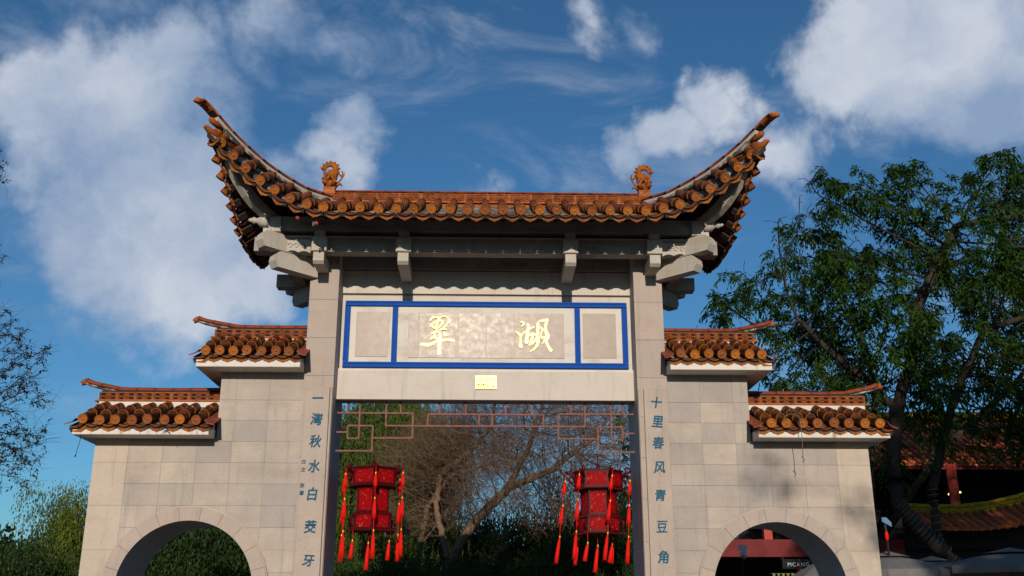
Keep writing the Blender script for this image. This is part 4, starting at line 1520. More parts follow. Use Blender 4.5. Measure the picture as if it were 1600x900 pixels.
def make_lantern(loc, ang, label, sway):
    L = thing('palace_lantern', label, 'lantern', loc, 0, 'red palace lanterns hanging in the gateway')
    def hexring(R0, z0, z1, nm, panel=True):
        c = [rot2(ang + k * math.pi / 3) * R0 for k in range(6)]
        for k in range(6):
            a, b_ = c[k], c[(k + 1) % 6]
            t = (b_ - a).normalized()
            nrm_ = Vector((t.y, -t.x, 0))
            w = (b_ - a).length
            m = Matrix((t, -nrm_, Vector((0, 0, 1)))).transposed().to_4x4()
            if nrm_.dot(a + b_) < 0:
                m = Matrix((-t, nrm_, Vector((0, 0, 1)))).transposed().to_4x4()
            m.translation = (a + b_) / 2
            h = z1 - z0
            f = MB()
            e = .022 if h > .25 else .03
            f.box((-w / 2, -.010, z0), (w / 2, .010, z0 + .025)); f.box((-w / 2, -.010, z1 - .025), (w / 2, .010, z1))
            f.box((-w / 2, -.010, z0 + .025), (-w / 2 + e, .010, z1 - .025)); f.box((w / 2 - e, -.010, z0 + .025), (w / 2, .010, z1 - .025))
            # inner carved corners
            for s1 in (-1, 1):
                for zz in (z0 + .035, z1 - .035):
                    f.tube([(s1 * (w / 2 - e), 0, zz + (.02 if zz < (z0 + z1) / 2 else -.02)), (s1 * (w / 2 - e - .02), -.004, zz + (.012 if zz < (z0 + z1) / 2 else -.012)), (s1 * (w / 2 - e - .035), 0, zz)], .006, 5)
            # beading
            for j in range(7):
                x = -w / 2 + w * (j + .5) / 7
                f.box((x - .006, -.015, z0 + .006), (x + .006, -.0101, z0 + .018)); f.box((x - .006, -.015, z1 - .018), (x + .006, -.0101, z1 - .006))
            f.xf(m)
            o = f.build('lantern_frame', [M['frame_red']], L)
            p = MB().box((-w / 2 + e, -.003, z0 + .025), (w / 2 - e, .003, z1 - .025)); p.xf(m)
            p.build('silk_panel', [M['silk']], o)
            mdl = MB()
            mw = w / 2 - e - .035
            if h > .25:
                mdl.prism([(-mw, z0 + .09), (mw, z0 + .09), (mw, z1 - .07), (mw * .6, z1 - .05), (-mw * .6, z1 - .05), (-mw, z1 - .07)], -.0065, -.0031)
            else:
                mdl.prism([(mw * 1.0 * math.cos(q * math.pi / 5), (z0 + z1) / 2 + (h / 2 - .045) * math.sin(q * math.pi / 5)) for q in range(10)], -.0065, -.0031)
            mdl.xf(m)
            mdl.build('silk_medallion', [M['silk']], o)
    hexring(.335, 3.36, 3.585, 'crown')
    hexring(.245, 2.985, 3.345, 'body')
    hexring(.285, 2.755, 2.975, 'foot')
    # plates between tiers, with fringe of small teeth
    b = MB()
    for (R1, z, hh) in ((.365, 3.345, .016), (.30, 2.972, .014), (.31, 2.742, .014), (.36, 3.585, .014)):
        c = [rot2(ang + k * math.pi / 3) * R1 for k in range(6)]
        b.add([p + Vector((0, 0, z)) for p in c] + [p + Vector((0, 0, z + hh)) for p in c], [(5, 4, 3, 2, 1, 0), (6, 7, 8, 9, 10, 11)] + [(i, (i + 1) % 6, 6 + (i + 1) % 6, 6 + i) for i in range(6)])
        for k in range(6):
            for j in range(9):
                p = c[k].lerp(c[(k + 1) % 6], (j + .5) / 9)
                b.tube([(p.x, p.y, z + hh * .5), (p.x, p.y, z + (.03 if z > 3.5 else -.03))], [.012, .003], 5)
    b.build('tier_plates', [M['frame_red']], L)
    b = MB()
    b.tube([(0, 0, 3.60), (0, 0, 3.66), (0, 0, 3.72)], [.05, .03, .012], 8)
    b.tube([(0, 0, 3.72), (0, 0, 3.85)], .006, 5)
    b.build('hanging_rod', [M['frame_red']], L)
    tas = MB()
    for k in range(6):
        d = rot2(ang + k * math.pi / 3)
        a = MB()
        # dragon-head arm at the crown
        a.tube([d * .34 + Vector((0, 0, 3.50)), d * .385 + Vector((0, 0, 3.565)), d * .43 + Vector((0, 0, 3.575)), d * .47 + Vector((0, 0, 3.60))], [.018, .024, .022, .010], 6)
        a.tube([d * .34 + Vector((0, 0, 3.50)), d * .36 + Vector((0, 0, 3.44)), d * .41 + Vector((0, 0, 3.48)), d * .40 + Vector((0, 0, 3.54))], [.014, .014, .014, .006], 6)
        a.tube([d * .43 + Vector((0, 0, 3.575)), d * .40 + Vector((0, 0, 3.585)), d * .385 + Vector((0, 0, 3.63)), d * .36 + Vector((0, 0, 3.645))], [.014, .014, .012, .003], 6)
        a.build('carved_arm', [M['frame_red']], L)
        a = MB()
        # lower bracket
        a.tube([d * .285 + Vector((0, 0, 2.93)), d * .345 + Vector((0, 0, 2.90)), d * .335 + Vector((0, 0, 2.82)), d * .37 + Vector((0, 0, 2.74)), d * .33 + Vector((0, 0, 2.70))], [.012, .018, .014, .016, .006], 6)
        a.build('foot_bracket', [M['frame_red']], L)
        # strings of three tassels
        t = MB()
        p = d * .455
        sw = Vector((sway[0], sway[1], 0)) * rnd.uniform(.5, 1.2)
        z = 3.575
        off = rnd.uniform(-.03, .03)
        top = Vector((p.x, p.y, z))
        zs = ((3.50 + off, .19), (3.16 + off, .27), (2.73 + off, .36))
        last = top
        for i, (zc, ln) in enumerate(zs):
            c0 = Vector((p.x, p.y, zc)) + sw * ((3.57 - zc))
            c1 = c0 + Vector((0, 0, -ln)) + sw * ln * 1.4
            t.tube([last, c0], .0045, 5, 0)
            t.tube([c0 + Vector((0, 0, .015)), c0 + Vector((0, 0, -.01)), c0 + Vector((0, 0, -.03))], [.008, .014, .010], 7, 1)
            t.tube([c0.lerp(c1, q) for q in (.08, .22, .6, 1.0)], [.010, .016, .019, .027 if i == 2 else .020], 8, 0)
            for j in range(6):
                a_ = j * math.pi / 3
                o_ = Vector((math.cos(a_), math.sin(a_), 0))
                t.tube([c0.lerp(c1, .2) + o_ * .013, c0.lerp(c1, .7) + o_ * .020, c1 + o_ * .026 + Vector((0, 0, -.02 * (j % 2)))], [.006, .007, .004], 4, 0)
            last = c0.lerp(c1, .9)
        t.build('tassel_string', [M['tassel'], M['bead']], L)
    # tassels below: centre and the small ones at the foot corners
    t = MB()
    for dd, z0, ln in ((Vector((-.03, -.02, 0)), 2.58, .36), (rot2(ang + 1.0) * .3, 2.62, .26), (rot2(ang + 4.2) * .30, 2.60, .24)):
        t = MB()
        c0 = Vector((dd.x, dd.y, z0)); c1 = c0 + Vector((-.02 + sway[0] * .3, 0, -ln))
        t.tube([(dd.x, dd.y, 2.745), c0], .004, 5, 0)
        t.tube([c0 + Vector((0, 0, .02)), c0, c0 + Vector((0, 0, -.03))], [.008, .014, .010], 7, 1)
        t.tube([c0.lerp(c1, q) for q in (.08, .22, .6, 1.0)], [.012, .022, .028, .034], 8, 0)
        t.build('tassel_string', [M['tassel'], M['bead']], L)
    return L


make_lantern((-1.575, .47, 0), R(-20), 'six-sided red palace lantern with tassels hanging on the left of the opening', (.0, 0))
make_lantern((1.60, .47, -.03), R(-10), 'six-sided red palace lantern with wind-blown tassels hanging on the right of the opening', (-.10, 0))

# ================================================================== TREES
def colonize(stems, blobs, n_attr, step=.22, di=2.2, dk=.33, seed=1, maxit=160, up=.06, jit=.15):
    r = np.random.RandomState(seed)
    P, par = [], []
    for st in stems:
        st = [np.array(p, float) for p in st['pts']]
        base_par = -1
        if P:
            dd = [np.linalg.norm(np.array(q) - st[0]) for q in P]
            base_par = int(np.argmin(dd))
        last = base_par
        for i in range(len(st) - 1):
            L = np.linalg.norm(st[i + 1] - st[i]); n = max(1, int(L / step))
            for k in range(n):
                q = st[i] + (st[i + 1] - st[i]) * k / n
                if base_par >= 0 and i == 0 and k == 0:
                    continue
                P.append(q + r.normal(0, .012, 3)); par.append(last); last = len(P) - 1
        P.append(st[-1]); par.append(last)
    vol = np.array([b[3] ** 2.4 for b in blobs]); cnt = np.maximum(1, (n_attr * vol / vol.sum()).astype(int))
    A = []
    for b, c in zip(blobs, cnt):
        v = r.normal(size=(c, 3)); v /= np.linalg.norm(v, axis=1)[:, None]
        A.append(np.array(b[:3]) + v * (b[3] * r.rand(c, 1) ** .4))
    A = np.concatenate(A)
    P = [np.array(p) for p in P]
    arr = np.array(P)
    d2 = ((A[:, None, :] - arr[None]) ** 2).sum(2)
    near = d2.argmin(1); nd = np.sqrt(d2.min(1))
    nodes = list(arr)
    for it in range(maxit):
        act = nd < (di if it > 12 else di * 2.2)
        if not act.any():
            break
        idx = near[act]
        narr = np.array(nodes)
        dirs = A[act] - narr[idx]
        dirs /= np.linalg.norm(dirs, axis=1)[:, None] + 1e-9
        u, inv = np.unique(idx, return_inverse=True)
        s_ = np.zeros((len(u), 3)); np.add.at(s_, inv, dirs)
        s_ += r.normal(0, jit, s_.shape); s_[:, 2] += up
        s_ /= np.linalg.norm(s_, axis=1)[:, None] + 1e-9
        new = narr[u] + s_ * step
        # skip near duplicates
        keep = []
        for i in range(len(new)):
            dd = ((narr - new[i]) ** 2).sum(1).min()
            keep.append(dd > (step * .35) ** 2)
        keep = np.array(keep)
        if not keep.any():
            # push stuck attractors out
            nd[act] = 1e9
            A = A[~act]; near = near[~act]; nd = nd[~act]
            if len(A) == 0:
                break
            continue
        new = new[keep]; u = u[keep]
        base = len(nodes)
        nodes += list(new); par += list(u)
        d2 = ((A[:, None, :] - new[None]) ** 2).sum(2)
        m_ = d2.argmin(1); md = np.sqrt(d2.min(1))
        better = md < nd
        near[better] = base + m_[better]; nd[better] = md[better]
        alive = nd > dk
        A = A[alive]; near = near[alive]; nd = nd[alive]
        if len(A) == 0:
            break
    return np.array(nodes), np.array(par)


def tree_mesh(nodes, par, name, mat, r_tip, r_pow, r_max, parent, sides_hi=8, wig=0.0, seed=0):
    n = len(nodes)
    ch = [[] for _ in range(n)]
    for i, p in enumerate(par):
        if p >= 0:
            ch[p].append(i)
    acc_ = np.zeros(n)
    # order: children always after parents except attached stems, so sort by depth
    order = list(range(n))
    dep = np.zeros(n, int)
    for i in range(n):
        j, c = i, 0
        while par[j] >= 0 and c < 5000:
            j = par[j]; c += 1
        dep[i] = c
    for i in sorted(order, key=lambda k: -dep[k]):
        if not ch[i]:
            acc_[i] = r_tip ** r_pow
        if par[i] >= 0:
            acc_[par[i]] += acc_[i]
    rad = np.minimum(acc_ ** (1 / r_pow), r_max)
    b = MB()
    starts = [i for i in range(n) if par[i] < 0]
    stack = [(None, i) for i in starts]
    while stack:
        p, i = stack.pop()
        chain = [] if p is None else [p]
        rr = [] if p is None else [min(rad[p], rad[i] * 1.15)]
        while True:
            chain.append(i); rr.append(rad[i])
            if not ch[i]:
                break
            c = sorted(ch[i], key=lambda k: -rad[k])
            for o_ in c[1:]:
                stack.append((i, o_))
            i = c[0]
        if len(chain) < 2:
            continue
        mxr = max(rr)
        sd = sides_hi if mxr > .06 else (5 if mxr > .02 else 3)
        b.tube([nodes[k] for k in chain], rr, sd, 0, caps=mxr > .03)
    o = b.build(name, [mat], parent)
    return o, rad, ch


def quads_obj(name, C_, D_, U_, L_, W_, mat, parent=None, fold=True):
    """many leaves: centres, long axis, side axis, lengths, widths -> one mesh of diamonds"""
    n = len(C_)
    v = np.empty((n, 4, 3))
    L_ = np.asarray(L_).reshape(-1, 1); W_ = np.asarray(W_).reshape(-1, 1)
    v[:, 0] = C_; v[:, 2] = C_ + D_ * L_
    v[:, 1] = C_ + D_ * L_ * .42 + U_ * W_ * .5
    v[:, 3] = C_ + D_ * L_ * .42 - U_ * W_ * .5
    me = bpy.data.meshes.new(name)
    me.vertices.add(4 * n); me.vertices.foreach_set('co', v.reshape(-1).astype(np.float32))
    me.loops.add(4 * n); me.loops.foreach_set('vertex_index', np.arange(4 * n, dtype=np.int32))
    me.polygons.add(n)
    me.polygons.foreach_set('loop_start', np.arange(0, 4 * n, 4, dtype=np.int32))
    me.polygons.foreach_set('loop_total', np.full(n, 4, dtype=np.int32))
    me.materials.append(mat)
    me.update(calc_edges=True)
    return place(me, name, parent, kind='stuff')


def unit(a):
    return a / (np.linalg.norm(a, axis=-1, keepdims=True) + 1e-9)


def pinnate(nodes, par, ch, rad, rmax_leaf, per, leafL, leafW, seed, skip=.0, droop=.6, rach=.22, npair=5, clump=None):
    """drooping compound leaves along thin twigs"""
    r = np.random.RandomState(seed)
    C_, D_, U_, L_, W_ = [], [], [], [], []
    for i in range(len(nodes)):
        if rad[i] > rmax_leaf or par[i] < 0 or r.rand() < skip:
            continue
        if clump and mnoise.noise(Vector(nodes[i] * clump[0])) < clump[1]:
            continue
        bd = unit(nodes[i] - nodes[par[i]])
        for k in range(per if ch[i] else per + 2):
            rd = unit(bd * .5 + r.normal(0, .7, 3) + np.array([0, 0, -.1]))
            p = nodes[i] + r.normal(0, .03, 3)
            ln = rach * r.uniform(.7, 1.2)
            for j in range(npair):
                t = (j + .6) / npair
                q = p + rd * ln * t + np.array([0, 0, -droop * ln * t * t])
                ax = unit(rd + np.array([0, 0, -1.2 * droop * t]))
                sd = unit(np.cross(ax, np.array([0, 0, 1.0]) + r.normal(0, .25, 3)))
                for s_ in ((-1, 1) if j < npair - 1 else (0,)):
                    d = unit(ax * .55 + sd * s_ * .8 + np.array([0, 0, -droop * .75]) + r.normal(0, .16, 3))
                    C_.append(q); D_.append(d); U_.append(unit(np.cross(d, r.normal(0, 1, 3) * .5 + np.array([0, 0, 1.0]))))
                    L_.append(leafL * r.uniform(.7, 1.25)); W_.append(leafW * r.uniform(.8, 1.2))
    return np.array(C_), np.array(D_), np.array(U_), L_, W_


def twigs(nodes, par, rad, rmax, n_per, length, thick, mat, parent, seed):
    r = np.random.RandomState(seed)
    b = MB()
    for i in range(len(nodes)):
        if rad[i] > rmax or par[i] < 0:
            continue
        bd = unit(nodes[i] - nodes[par[i]])
        for k in range(n_per if r.rand() < .8 else n_per + 1):
            d = unit(bd + r.normal(0, .55, 3) + np.array([0, 0, .12]))
            L_ = length * r.uniform(.4, 1.2)
            p0 = nodes[i]; p1 = p0 + d * L_ * .5; d2 = unit(d + r.normal(0, .35, 3)); p2 = p1 + d2 * L_ * .5
            b.tube([p0, p1, p2], [thick, thick * .8, thick * .5], 3, caps=False)
    return b.build('twigs', [mat], parent, kind='stuff')


CAMP = np.array([0, -14.0, 1.6])


def further(p, k):
    """measured point moved k times as far away"""
    q = CAMP + (np.array(p[:3], float) - CAMP) * k
    if p[2] == 0:
        q[2] = 0
    return tuple(q) + tuple(x * k for x in p[3:])


# ---- the large feathery tree on the right
BL5 = [(8.11, 9.0, 11.65, 0.72), (6.85, 8.0, 10.39, 0.45), (5.43, 8.0, 8.33, 0.58), (6.64, 9.0, 9.13, 0.85), (8.24, 10.0, 10.5, 1.14), (9.04, 9.0, 11.32, 0.95), (8.6, 8.0, 8.98, 1.18), (7.81, 10.0, 8.46, 0.87), (10.53, 9.0, 11.68, 0.96), (10.93, 10.0, 10.35, 1.38), (6.53, 9.0, 7.62, 0.6), (8.53, 10.0, 7.65, 0.86), (9.22, 8.0, 7.91, 1.02), (11.72, 9.0, 11.01, 1.11), (12.87, 9.0, 12.23, 0.8), (13.97, 10.0, 11.79, 1.33), (11.32, 8.0, 9.16, 1.19), (13.39, 10.0, 9.18, 1.45), (11.27, 9.0, 7.74, 1.06), (11.97, 8.0, 6.59, 1.01), (11.66, 9.0, 6.2, 0.74), (10.31, 9.0, 6.19, 0.67), (9.4, 9.0, 4.86, 0.51), (11.48, 8.0, 5.29, 0.49), (14.07, 9.0, 9.69, 1.4), (5.5, 9.0, 9.44, 0.28), (7.53, 10.0, 7.01, 0.7), (9.22, 10.0, 6.7, 0.7), (15.5, 9, 11.0, 1.6), (15.2, 9, 8.2, 1.4), (7.9, 9, 6.9, .8), (8.6, 8.6, 6.6, .7), (10.0, 9, 5.6, .6), (12.6, 9, 5.6, .8), (10.0, 8.6, 6.9, .9), (12.4, 9, 7.4, .9)]
T = thing('feathery_tree', 'large dark feathery-leaved tree right of the gateway, its stems wound with cord', 'tree', (10.7, 9, 0))
inv5 = np.array([10.7, 9, 0])
stA = [(10.8, 9, 0), (10.75, 9, 1.1), (10.43, 9, 2.68), (9.81, 9, 3.44), (9.31, 9, 4.07), (9.31, 9, 5.0), (9.56, 9, 6.19), (10.02, 9, 7.4)]
stB = [(10.43, 9, 2.68), (10.15, 9.05, 3.3), (10.2, 9.1, 4.43), (10.6, 9.1, 5.6), (11.15, 9.1, 6.8), (12.0, 9.2, 8.2)]
stC = [(9.56, 9, 6.19), (8.9, 9, 6.9), (8.2, 9, 7.5), (7.4, 8.9, 8.3)]
stD = [(10.02, 9, 7.4), (10.3, 9, 8.6), (11.0, 9.1, 9.8), (11.6, 9.1, 10.8)]
rel = lambda L_: [tuple(np.array(p) - inv5) for p in L_]
nodes, par = colonize([{'pts': rel(s_)} for s_ in (stA, stB, stC, stD)], [(b[0] - 10.7, b[1] - 9, b[2], b[3]) for b in BL5], 6400, .18, 2.4, .27, seed=5, maxit=170, jit=.25)
tk_, rad, ch = tree_mesh(nodes, par, 'trunk', M['bark'], .0072, 2.10, .27, T)
lv = pinnate(nodes, par, ch, rad, .0165, 4, .15, .044, 4, skip=.08, droop=.75, rach=.28, npair=5, clump=(1.25, -.10))
quads_obj('crown', *lv, M['leaf_dark'], T)
wc = MB()
narr5 = nodes
for st, r0 in ((stA[1:5], .245), (stB[0:3], .16)):
    P = [Vector(np.array(p) - inv5) for p in crom(st, 8)]
    hel = []
    turns = 26 if st is not stB[0:3] else 18
    turns = 26 if r0 > .2 else 16
    tot = turns * 9
    for k in range(tot + 1):
        u = k / tot * (len(P) - 1); i = min(int(u), len(P) - 2); q = P[i].lerp(P[i + 1], u - i)
        d = (P[i + 1] - P[i]).normalized(); a_ = d.cross(Vector((0, 1, 0))).normalized(); b_ = d.cross(a_)
        th = 2 * math.pi * k / 9
        rl = rad[int(((narr5 - np.array(q)) ** 2).sum(1).argmin())] + .012
        hel.append(q + (a_ * math.cos(th) + b_ * math.sin(th)) * rl)
    wc.tube(hel, .0085, 4)
wc.build('wound_cord', [M['cord']], T)



KD = 1.22
oD = np.array(further((8.6, 9.5, 0), KD))
TD = thing('feathery_tree', 'second dark feathery tree standing behind the cord-wound one, filling its lower left side', 'tree', tuple(oD))
bD = [(6.9, 9, 7.6, .8), (7.6, 9, 8.4, .9), (8.6, 9, 8.2, 1.1), (7.6, 9, 6.9, .8), (8.7, 9, 6.8, 1.0), (9.8, 9, 7.0, 1.0), (10.8, 9, 7.0, 1.0), (9.6, 9, 5.8, .7), (11.9, 9, 6.4, 1.0), (9.4, 9, 8.6, 1.0), (13.2, 9, 7.2, 1.2), (12.6, 9, 8.8, 1.2), (8.3, 9, 9.3, .9), (14.3, 9, 8.4, 1.2), (13.6, 9, 6.0, .9)]
nodes, par = colonize([{'pts': [tuple(np.array(further(p, KD)) - oD) for p in s_]} for s_ in ([(8.6, 9.5, 0), (8.8, 9.5, 3), (9.0, 9.4, 5.2), (9.2, 9.2, 6.8)], [(8.8, 9.5, 3), (10.5, 9.3, 5.2), (12.2, 9.1, 6.6)])], [tuple(np.array(further(b, KD)) - np.append(oD, 0)) for b in bD], 3600, .24, 3.0, .34, seed=15, maxit=150, jit=.25)
_, rad, ch = tree_mesh(nodes, par, 'trunk', M['bark'], .0085, 2.12, .25, TD)
lv = pinnate(nodes, par, ch, rad, .018, 4, .17, .050, 14, skip=.15, droop=.75, rach=.32, npair=5, clump=(1.0, -.02))
quads_obj('crown', *lv, M['leaf_dark'], TD)

# ---- bare tree behind the opening
BL2 = [(-1.0, 7.0, 4.93, 0.79), (-0.22, 8.0, 5.24, 0.83), (0.59, 7.0, 5.21, 0.93), (1.32, 6.0, 5.04, 0.89), (2.29, 8.0, 5.39, 0.84), (2.71, 7.0, 4.69, 0.66), (1.9, 7.0, 4.16, 0.79), (1.16, 8.0, 4.14, 0.82), (0.18, 6.0, 4.03, 0.75), (-0.75, 8.0, 4.0, 0.68), (2.67, 7.0, 3.65, 0.39), (-1.51, 7.0, 4.41, 0.52), (-1.35, 7.0, 3.38, 0.39), (3.0, 7.0, 5.49, 0.54), (0.05, 7.0, 5.74, 0.8), (1.4, 7.0, 6.02, 0.81), (2.47, 7.0, 5.76, 0.67), (0.6, 7.5, 6.6, .7)]
KB = 1.35
o2 = np.array(further((-.8, 7, 0), KB))
T2 = thing('bare_tree', 'leafless grey-brown tree with a low fork seen through the middle of the opening', 'tree', tuple(o2))
ss = [[(-.85, 7, 0), (-.8, 7, 1.66), (-.69, 7, 2.63), (-.255, 7, 3.38), (.456, 7, 4.09), (1.378, 6.9, 4.48), (1.98, 6.9, 4.95)], [(-.69, 7, 2.63), (-.97, 7.1, 3.64), (-.92, 7.1, 4.41)],
      [(.456, 7, 4.09), (.9, 7.1, 4.9), (1.1, 7.2, 5.6)], [(-.8, 7, 1.66), (-.2, 6.8, 2.3), (.15, 6.7, 2.75), (.5, 6.6, 2.95)], [(-.92, 7.1, 4.41), (-.3, 7.2, 4.9), (.2, 7.3, 5.5)]]
nodes, par = colonize([{'pts': [tuple(np.array(further(p, KB)) - o2) for p in s_]} for s_ in ss], [tuple(np.array(further(b, KB)) - np.append(o2, 0)) for b in BL2], 9000, .12, 1.6, .155, seed=9, maxit=200, up=.08, jit=.3)
_, rad, ch = tree_mesh(nodes, par, 'trunk', M['bark_bare'], .0052, 2.22, .15, T2)
twigs(nodes, par, rad, .022, 2, .7, .0042, M['bark_bare'], T2, 3)
o2 = np.array(further((-1.45, 7.4, 0), KB))
T2b = thing('bare_tree', 'slimmer leafless tree with pale stems just right of the left lantern', 'tree', tuple(o2))
ss = [[(-1.5, 7.4, 0), (-1.43, 7.4, 1.66), (-1.3, 7.4, 3.0), (-1.17, 7.4, 3.76), (-.73, 7.4, 4.41), (.32, 7.5, 4.74)], [(-1.43, 7.4, 1.66), (-1.75, 7.3, 2.5), (-2.0, 7.3, 3.1)], [(-1.3, 7.4, 3.0), (-1.0, 7.5, 3.4), (-.85, 7.5, 4.2)]]
nodes, par = colonize([{'pts': [tuple(np.array(further(p, KB)) - o2) for p in s_]} for s_ in ss], [tuple(np.array(further((x - 1.45, y + 7.4, z, r_), KB)) - np.append(o2, 0)) for x, y, z, r_ in ((.45, 0, 4.6, .8), (1.15, 0, 4.9, .8), (1.75, .2, 4.9, .6), (-.5, 0, 3.6, .5), (.4, .2, 3.9, .5), (.9, .2, 5.6, .7), (-.3, .1, 4.9, .5))], 3200, .13, 1.6, .165, seed=19, maxit=160, jit=.3)
_, rad, ch = tree_mesh(nodes, par, 'trunk', M['bark_bare'], .0050, 2.25, .11, T2b)
twigs(nodes, par, rad, .022, 2, .65, .0042, M['bark_bare'], T2b, 4)

# ---- willow on the left of the opening
def willow(loc, blobs, ns, seed, label):
    T_ = thing('willow_tree', label, 'tree', loc)
    r = np.random.RandomState(seed)
    o_ = np.array(loc)
    st = [[(0, 0, 0), (.1, 0, 1.5), (0, .1, 3.0), (.2, 0, 5.4)], [(0, .1, 3.0), (-.9, .2, 5.2), (-1.4, .2, 6.9)], [(0, .1, 3.0), (1.0, .2, 5.3), (1.9, .3, 6.6)]]
    bl = [(b[0] - o_[0], b[1] - o_[1], b[2], b[3]) for b in blobs]
    nodes, par = colonize([{'pts': s_} for s_ in st], bl, 500, .25, 2.2, .35, seed=seed, maxit=90)
    _, rad, ch = tree_mesh(nodes, par, 'trunk', M['bark'], .010, 2.4, .18, T_)
    tips = [i for i in range(len(nodes)) if rad[i] < .03]
    C_, D_, U_, L_, W_ = [], [], [], [], []
    tw = MB()
    for k in range(ns):
        p = nodes[tips[r.randint(len(tips))]] + r.normal(0, .12, 3)
        v = unit(np.array([r.normal(), r.normal(), .25])) * .10
        ln = r.uniform(1.2, 4.2)
        pts = [p.copy()]
        q = p.copy(); vv = v.copy()
        while ln > 0:
            vv = vv * .72 + np.array([r.normal(0, .008), r.normal(0, .008), -.036])
            vv = vv / (np.linalg.norm(vv)) * .1
            q = q + vv; pts.append(q.copy()); ln -= .1
            for j in range(4):
                d = unit(np.array([r.normal(0, .45), r.normal(0, .45), -1.0]))
                C_.append(q + r.normal(0, .012, 3)); D_.append(d); U_.append(unit(np.cross(d, r.normal(0, 1, 3)))); L_.append(r.uniform(.11, .18)); W_.append(.024)
        tw.tube(pts[::3] + [pts[-1]], .003, 3, caps=False)
    tw.build('hanging_twigs', [M['bark']], T_)
    quads_obj('crown', np.array(C_), np.array(D_), np.array(U_), L_, W_, M['leaf_willow'], T_)


KW = 1.36
willow(further((-2.6, 9.5, 0), KW), [further(b, KW) for b in [(-2.87, 9.0, 5.95, 0.8), (-2.07, 10.0, 6.3, 0.9), (-1.5, 9.0, 6.0, 0.6), (-1.15, 9.0, 5.7, 0.5), (-.65, 9.4, 5.9, .5), (-1.1, 9.5, 5.0, .5), (-3.4, 9.0, 5.3, 0.7), (-2.32, 10.0, 5.3, 0.7), (-2.9, 9.4, 4.6, .7), (-2.2, 9.4, 4.4, .7)]], 1700, 3, 'willow with long hanging green strands behind the left side of the opening')

# ---- shrubs and hedge trees behind the gateway
def bush_mesh(seed, n, rx_, ry_, rz_, L_, W_, mat, nm='foliage'):
    r = np.random.RandomState(seed)
    cl = [(r.normal(0, .40), r.normal(0, .40), r.uniform(.1, .85)) for _ in range(46)]
    C_ = []
    for k in range(n):
        c = cl[r.randint(len(cl))]
        v = unit(r.normal(size=3)) * r.uniform(.12, .34)
        C_.append(((c[0] + v[0]) * rx_, (c[1] + v[1]) * ry_, max(.02, (c[2] + v[2] * .8) * rz_)))
    C_ = np.array(C_)
    D_ = unit(r.normal(size=(n, 3)) + np.array([0, -.2, -.1])); U_ = unit(np.cross(D_, r.normal(size=(n, 3))))
    ob = quads_obj(nm, C_, D_, U_, L_ * r.uniform(.6, 1.3, n), W_ * r.uniform(.7, 1.2, n), mat)
    me = ob.data
    bpy.data.objects.remove(ob)
    return me


BM = [bush_mesh(11, 52000, 1.0, 1.0, 1.0, .034, .020, M['leaf_bush']), bush_mesh(12, 52000, 1.0, 1.0, 1.0, .034, .020, M['leaf_bush'])]
BY = bush_mesh(13, 22000, 1.0, 1.0, 1.0, .036, .022, M['leaf_yellow'])


def bush_stem_mesh(seed):
    r = random.Random(seed)
    b = MB()
    for k in range(7):
        a_ = r.uniform(0, 6.28); s_ = r.uniform(.15, .5)
        b.tube([(0, 0, 0), (math.cos(a_) * s_ * .4, math.sin(a_) * s_ * .4, .35), (math.cos(a_) * s_, math.sin(a_) * s_, .75)], [.03, .02, .008], 5)
    return b.mesh('stems', [M['bark']])


STEM = bush_stem_mesh(4)


def shrub(loc, sc, label, kind=0, me=None, name='shrub', cat='shrub', group='dark shrubs behind the gateway', rz=0):
    T_ = thing(name, label, cat, loc, rz, group)
    place(me or BM[kind], 'foliage', T_, kind='stuff', mat=Matrix.Diagonal((sc[0], sc[1], sc[2], 1)))
    place(STEM, 'stems', T_, mat=Matrix.Diagonal((sc[0] * .8, sc[1] * .8, sc[2], 1)))


shrub((-2.4, 11.5, 0), (1.7, 1.4, 3.3), 'dark shrub below the left lantern, beside the left pillar', 0)
shrub((-.5, 12.5, 0), (1.7, 1.4, 2.9), 'dark shrub behind the fork of the bare tree', 1, rz=1)
shrub((1.2, 12.0, 0), (1.6, 1.4, 3.1), 'dark shrub right of the bare tree fork, with light leaf tips', 0, rz=2)
shrub((2.9, 12.4, 0), (1.6, 1.4, 3.6), 'dark shrub below the right lantern, beside the right pillar', 1, rz=4)
shrub((-3.2, 21, 0), (2.6, 1.6, 4.7), 'broad shrub in the middle distance behind the left lantern', 0, rz=5)
shrub((-.3, 22, 0), (2.7, 1.6, 4.9), 'broad shrub in the middle distance behind the forked bare tree', 1, rz=2.2)
shrub((2.6, 22, 0), (2.7, 1.6, 5.2), 'broad shrub in the middle distance between the bare tree and the right lantern', 0, rz=3.2)
shrub((5.2, 22, 0), (2.7, 1.6, 6.0), 'broad shrub in the middle distance behind the right lantern', 1, rz=.7)
shrub((-6.0, 22, 0), (2.9, 1.6, 6.2), 'broad shrub in the middle distance behind the left pillar', 1, rz=4.7)
shrub((-5.6, 9.0, 0), (1.8, 1.4, 3.9), 'leafy shrub filling the left side arch', 0, rz=.6)
shrub((-6.6, 12.0, 0), (1.8, 1.4, 4.2), 'taller shrub behind the one in the left side arch', 1, rz=1.6)
shrub((-9.6, 6.5, 0), (1.1, 1.1, 2.95), 'dark shrub beside the outer corner of the left side wall', 1, rz=2.6)
shrub((-8.4, 6.0, 0), (1.1, 1.1, 3.0), 'dark low shrub just outside the left side wall', 0, rz=.3)
shrub((-10.9, 7.0, 0), (1.2, 1.1, 3.15), 'dark shrub at the left edge under the sparse branches', 0, rz=3.3)

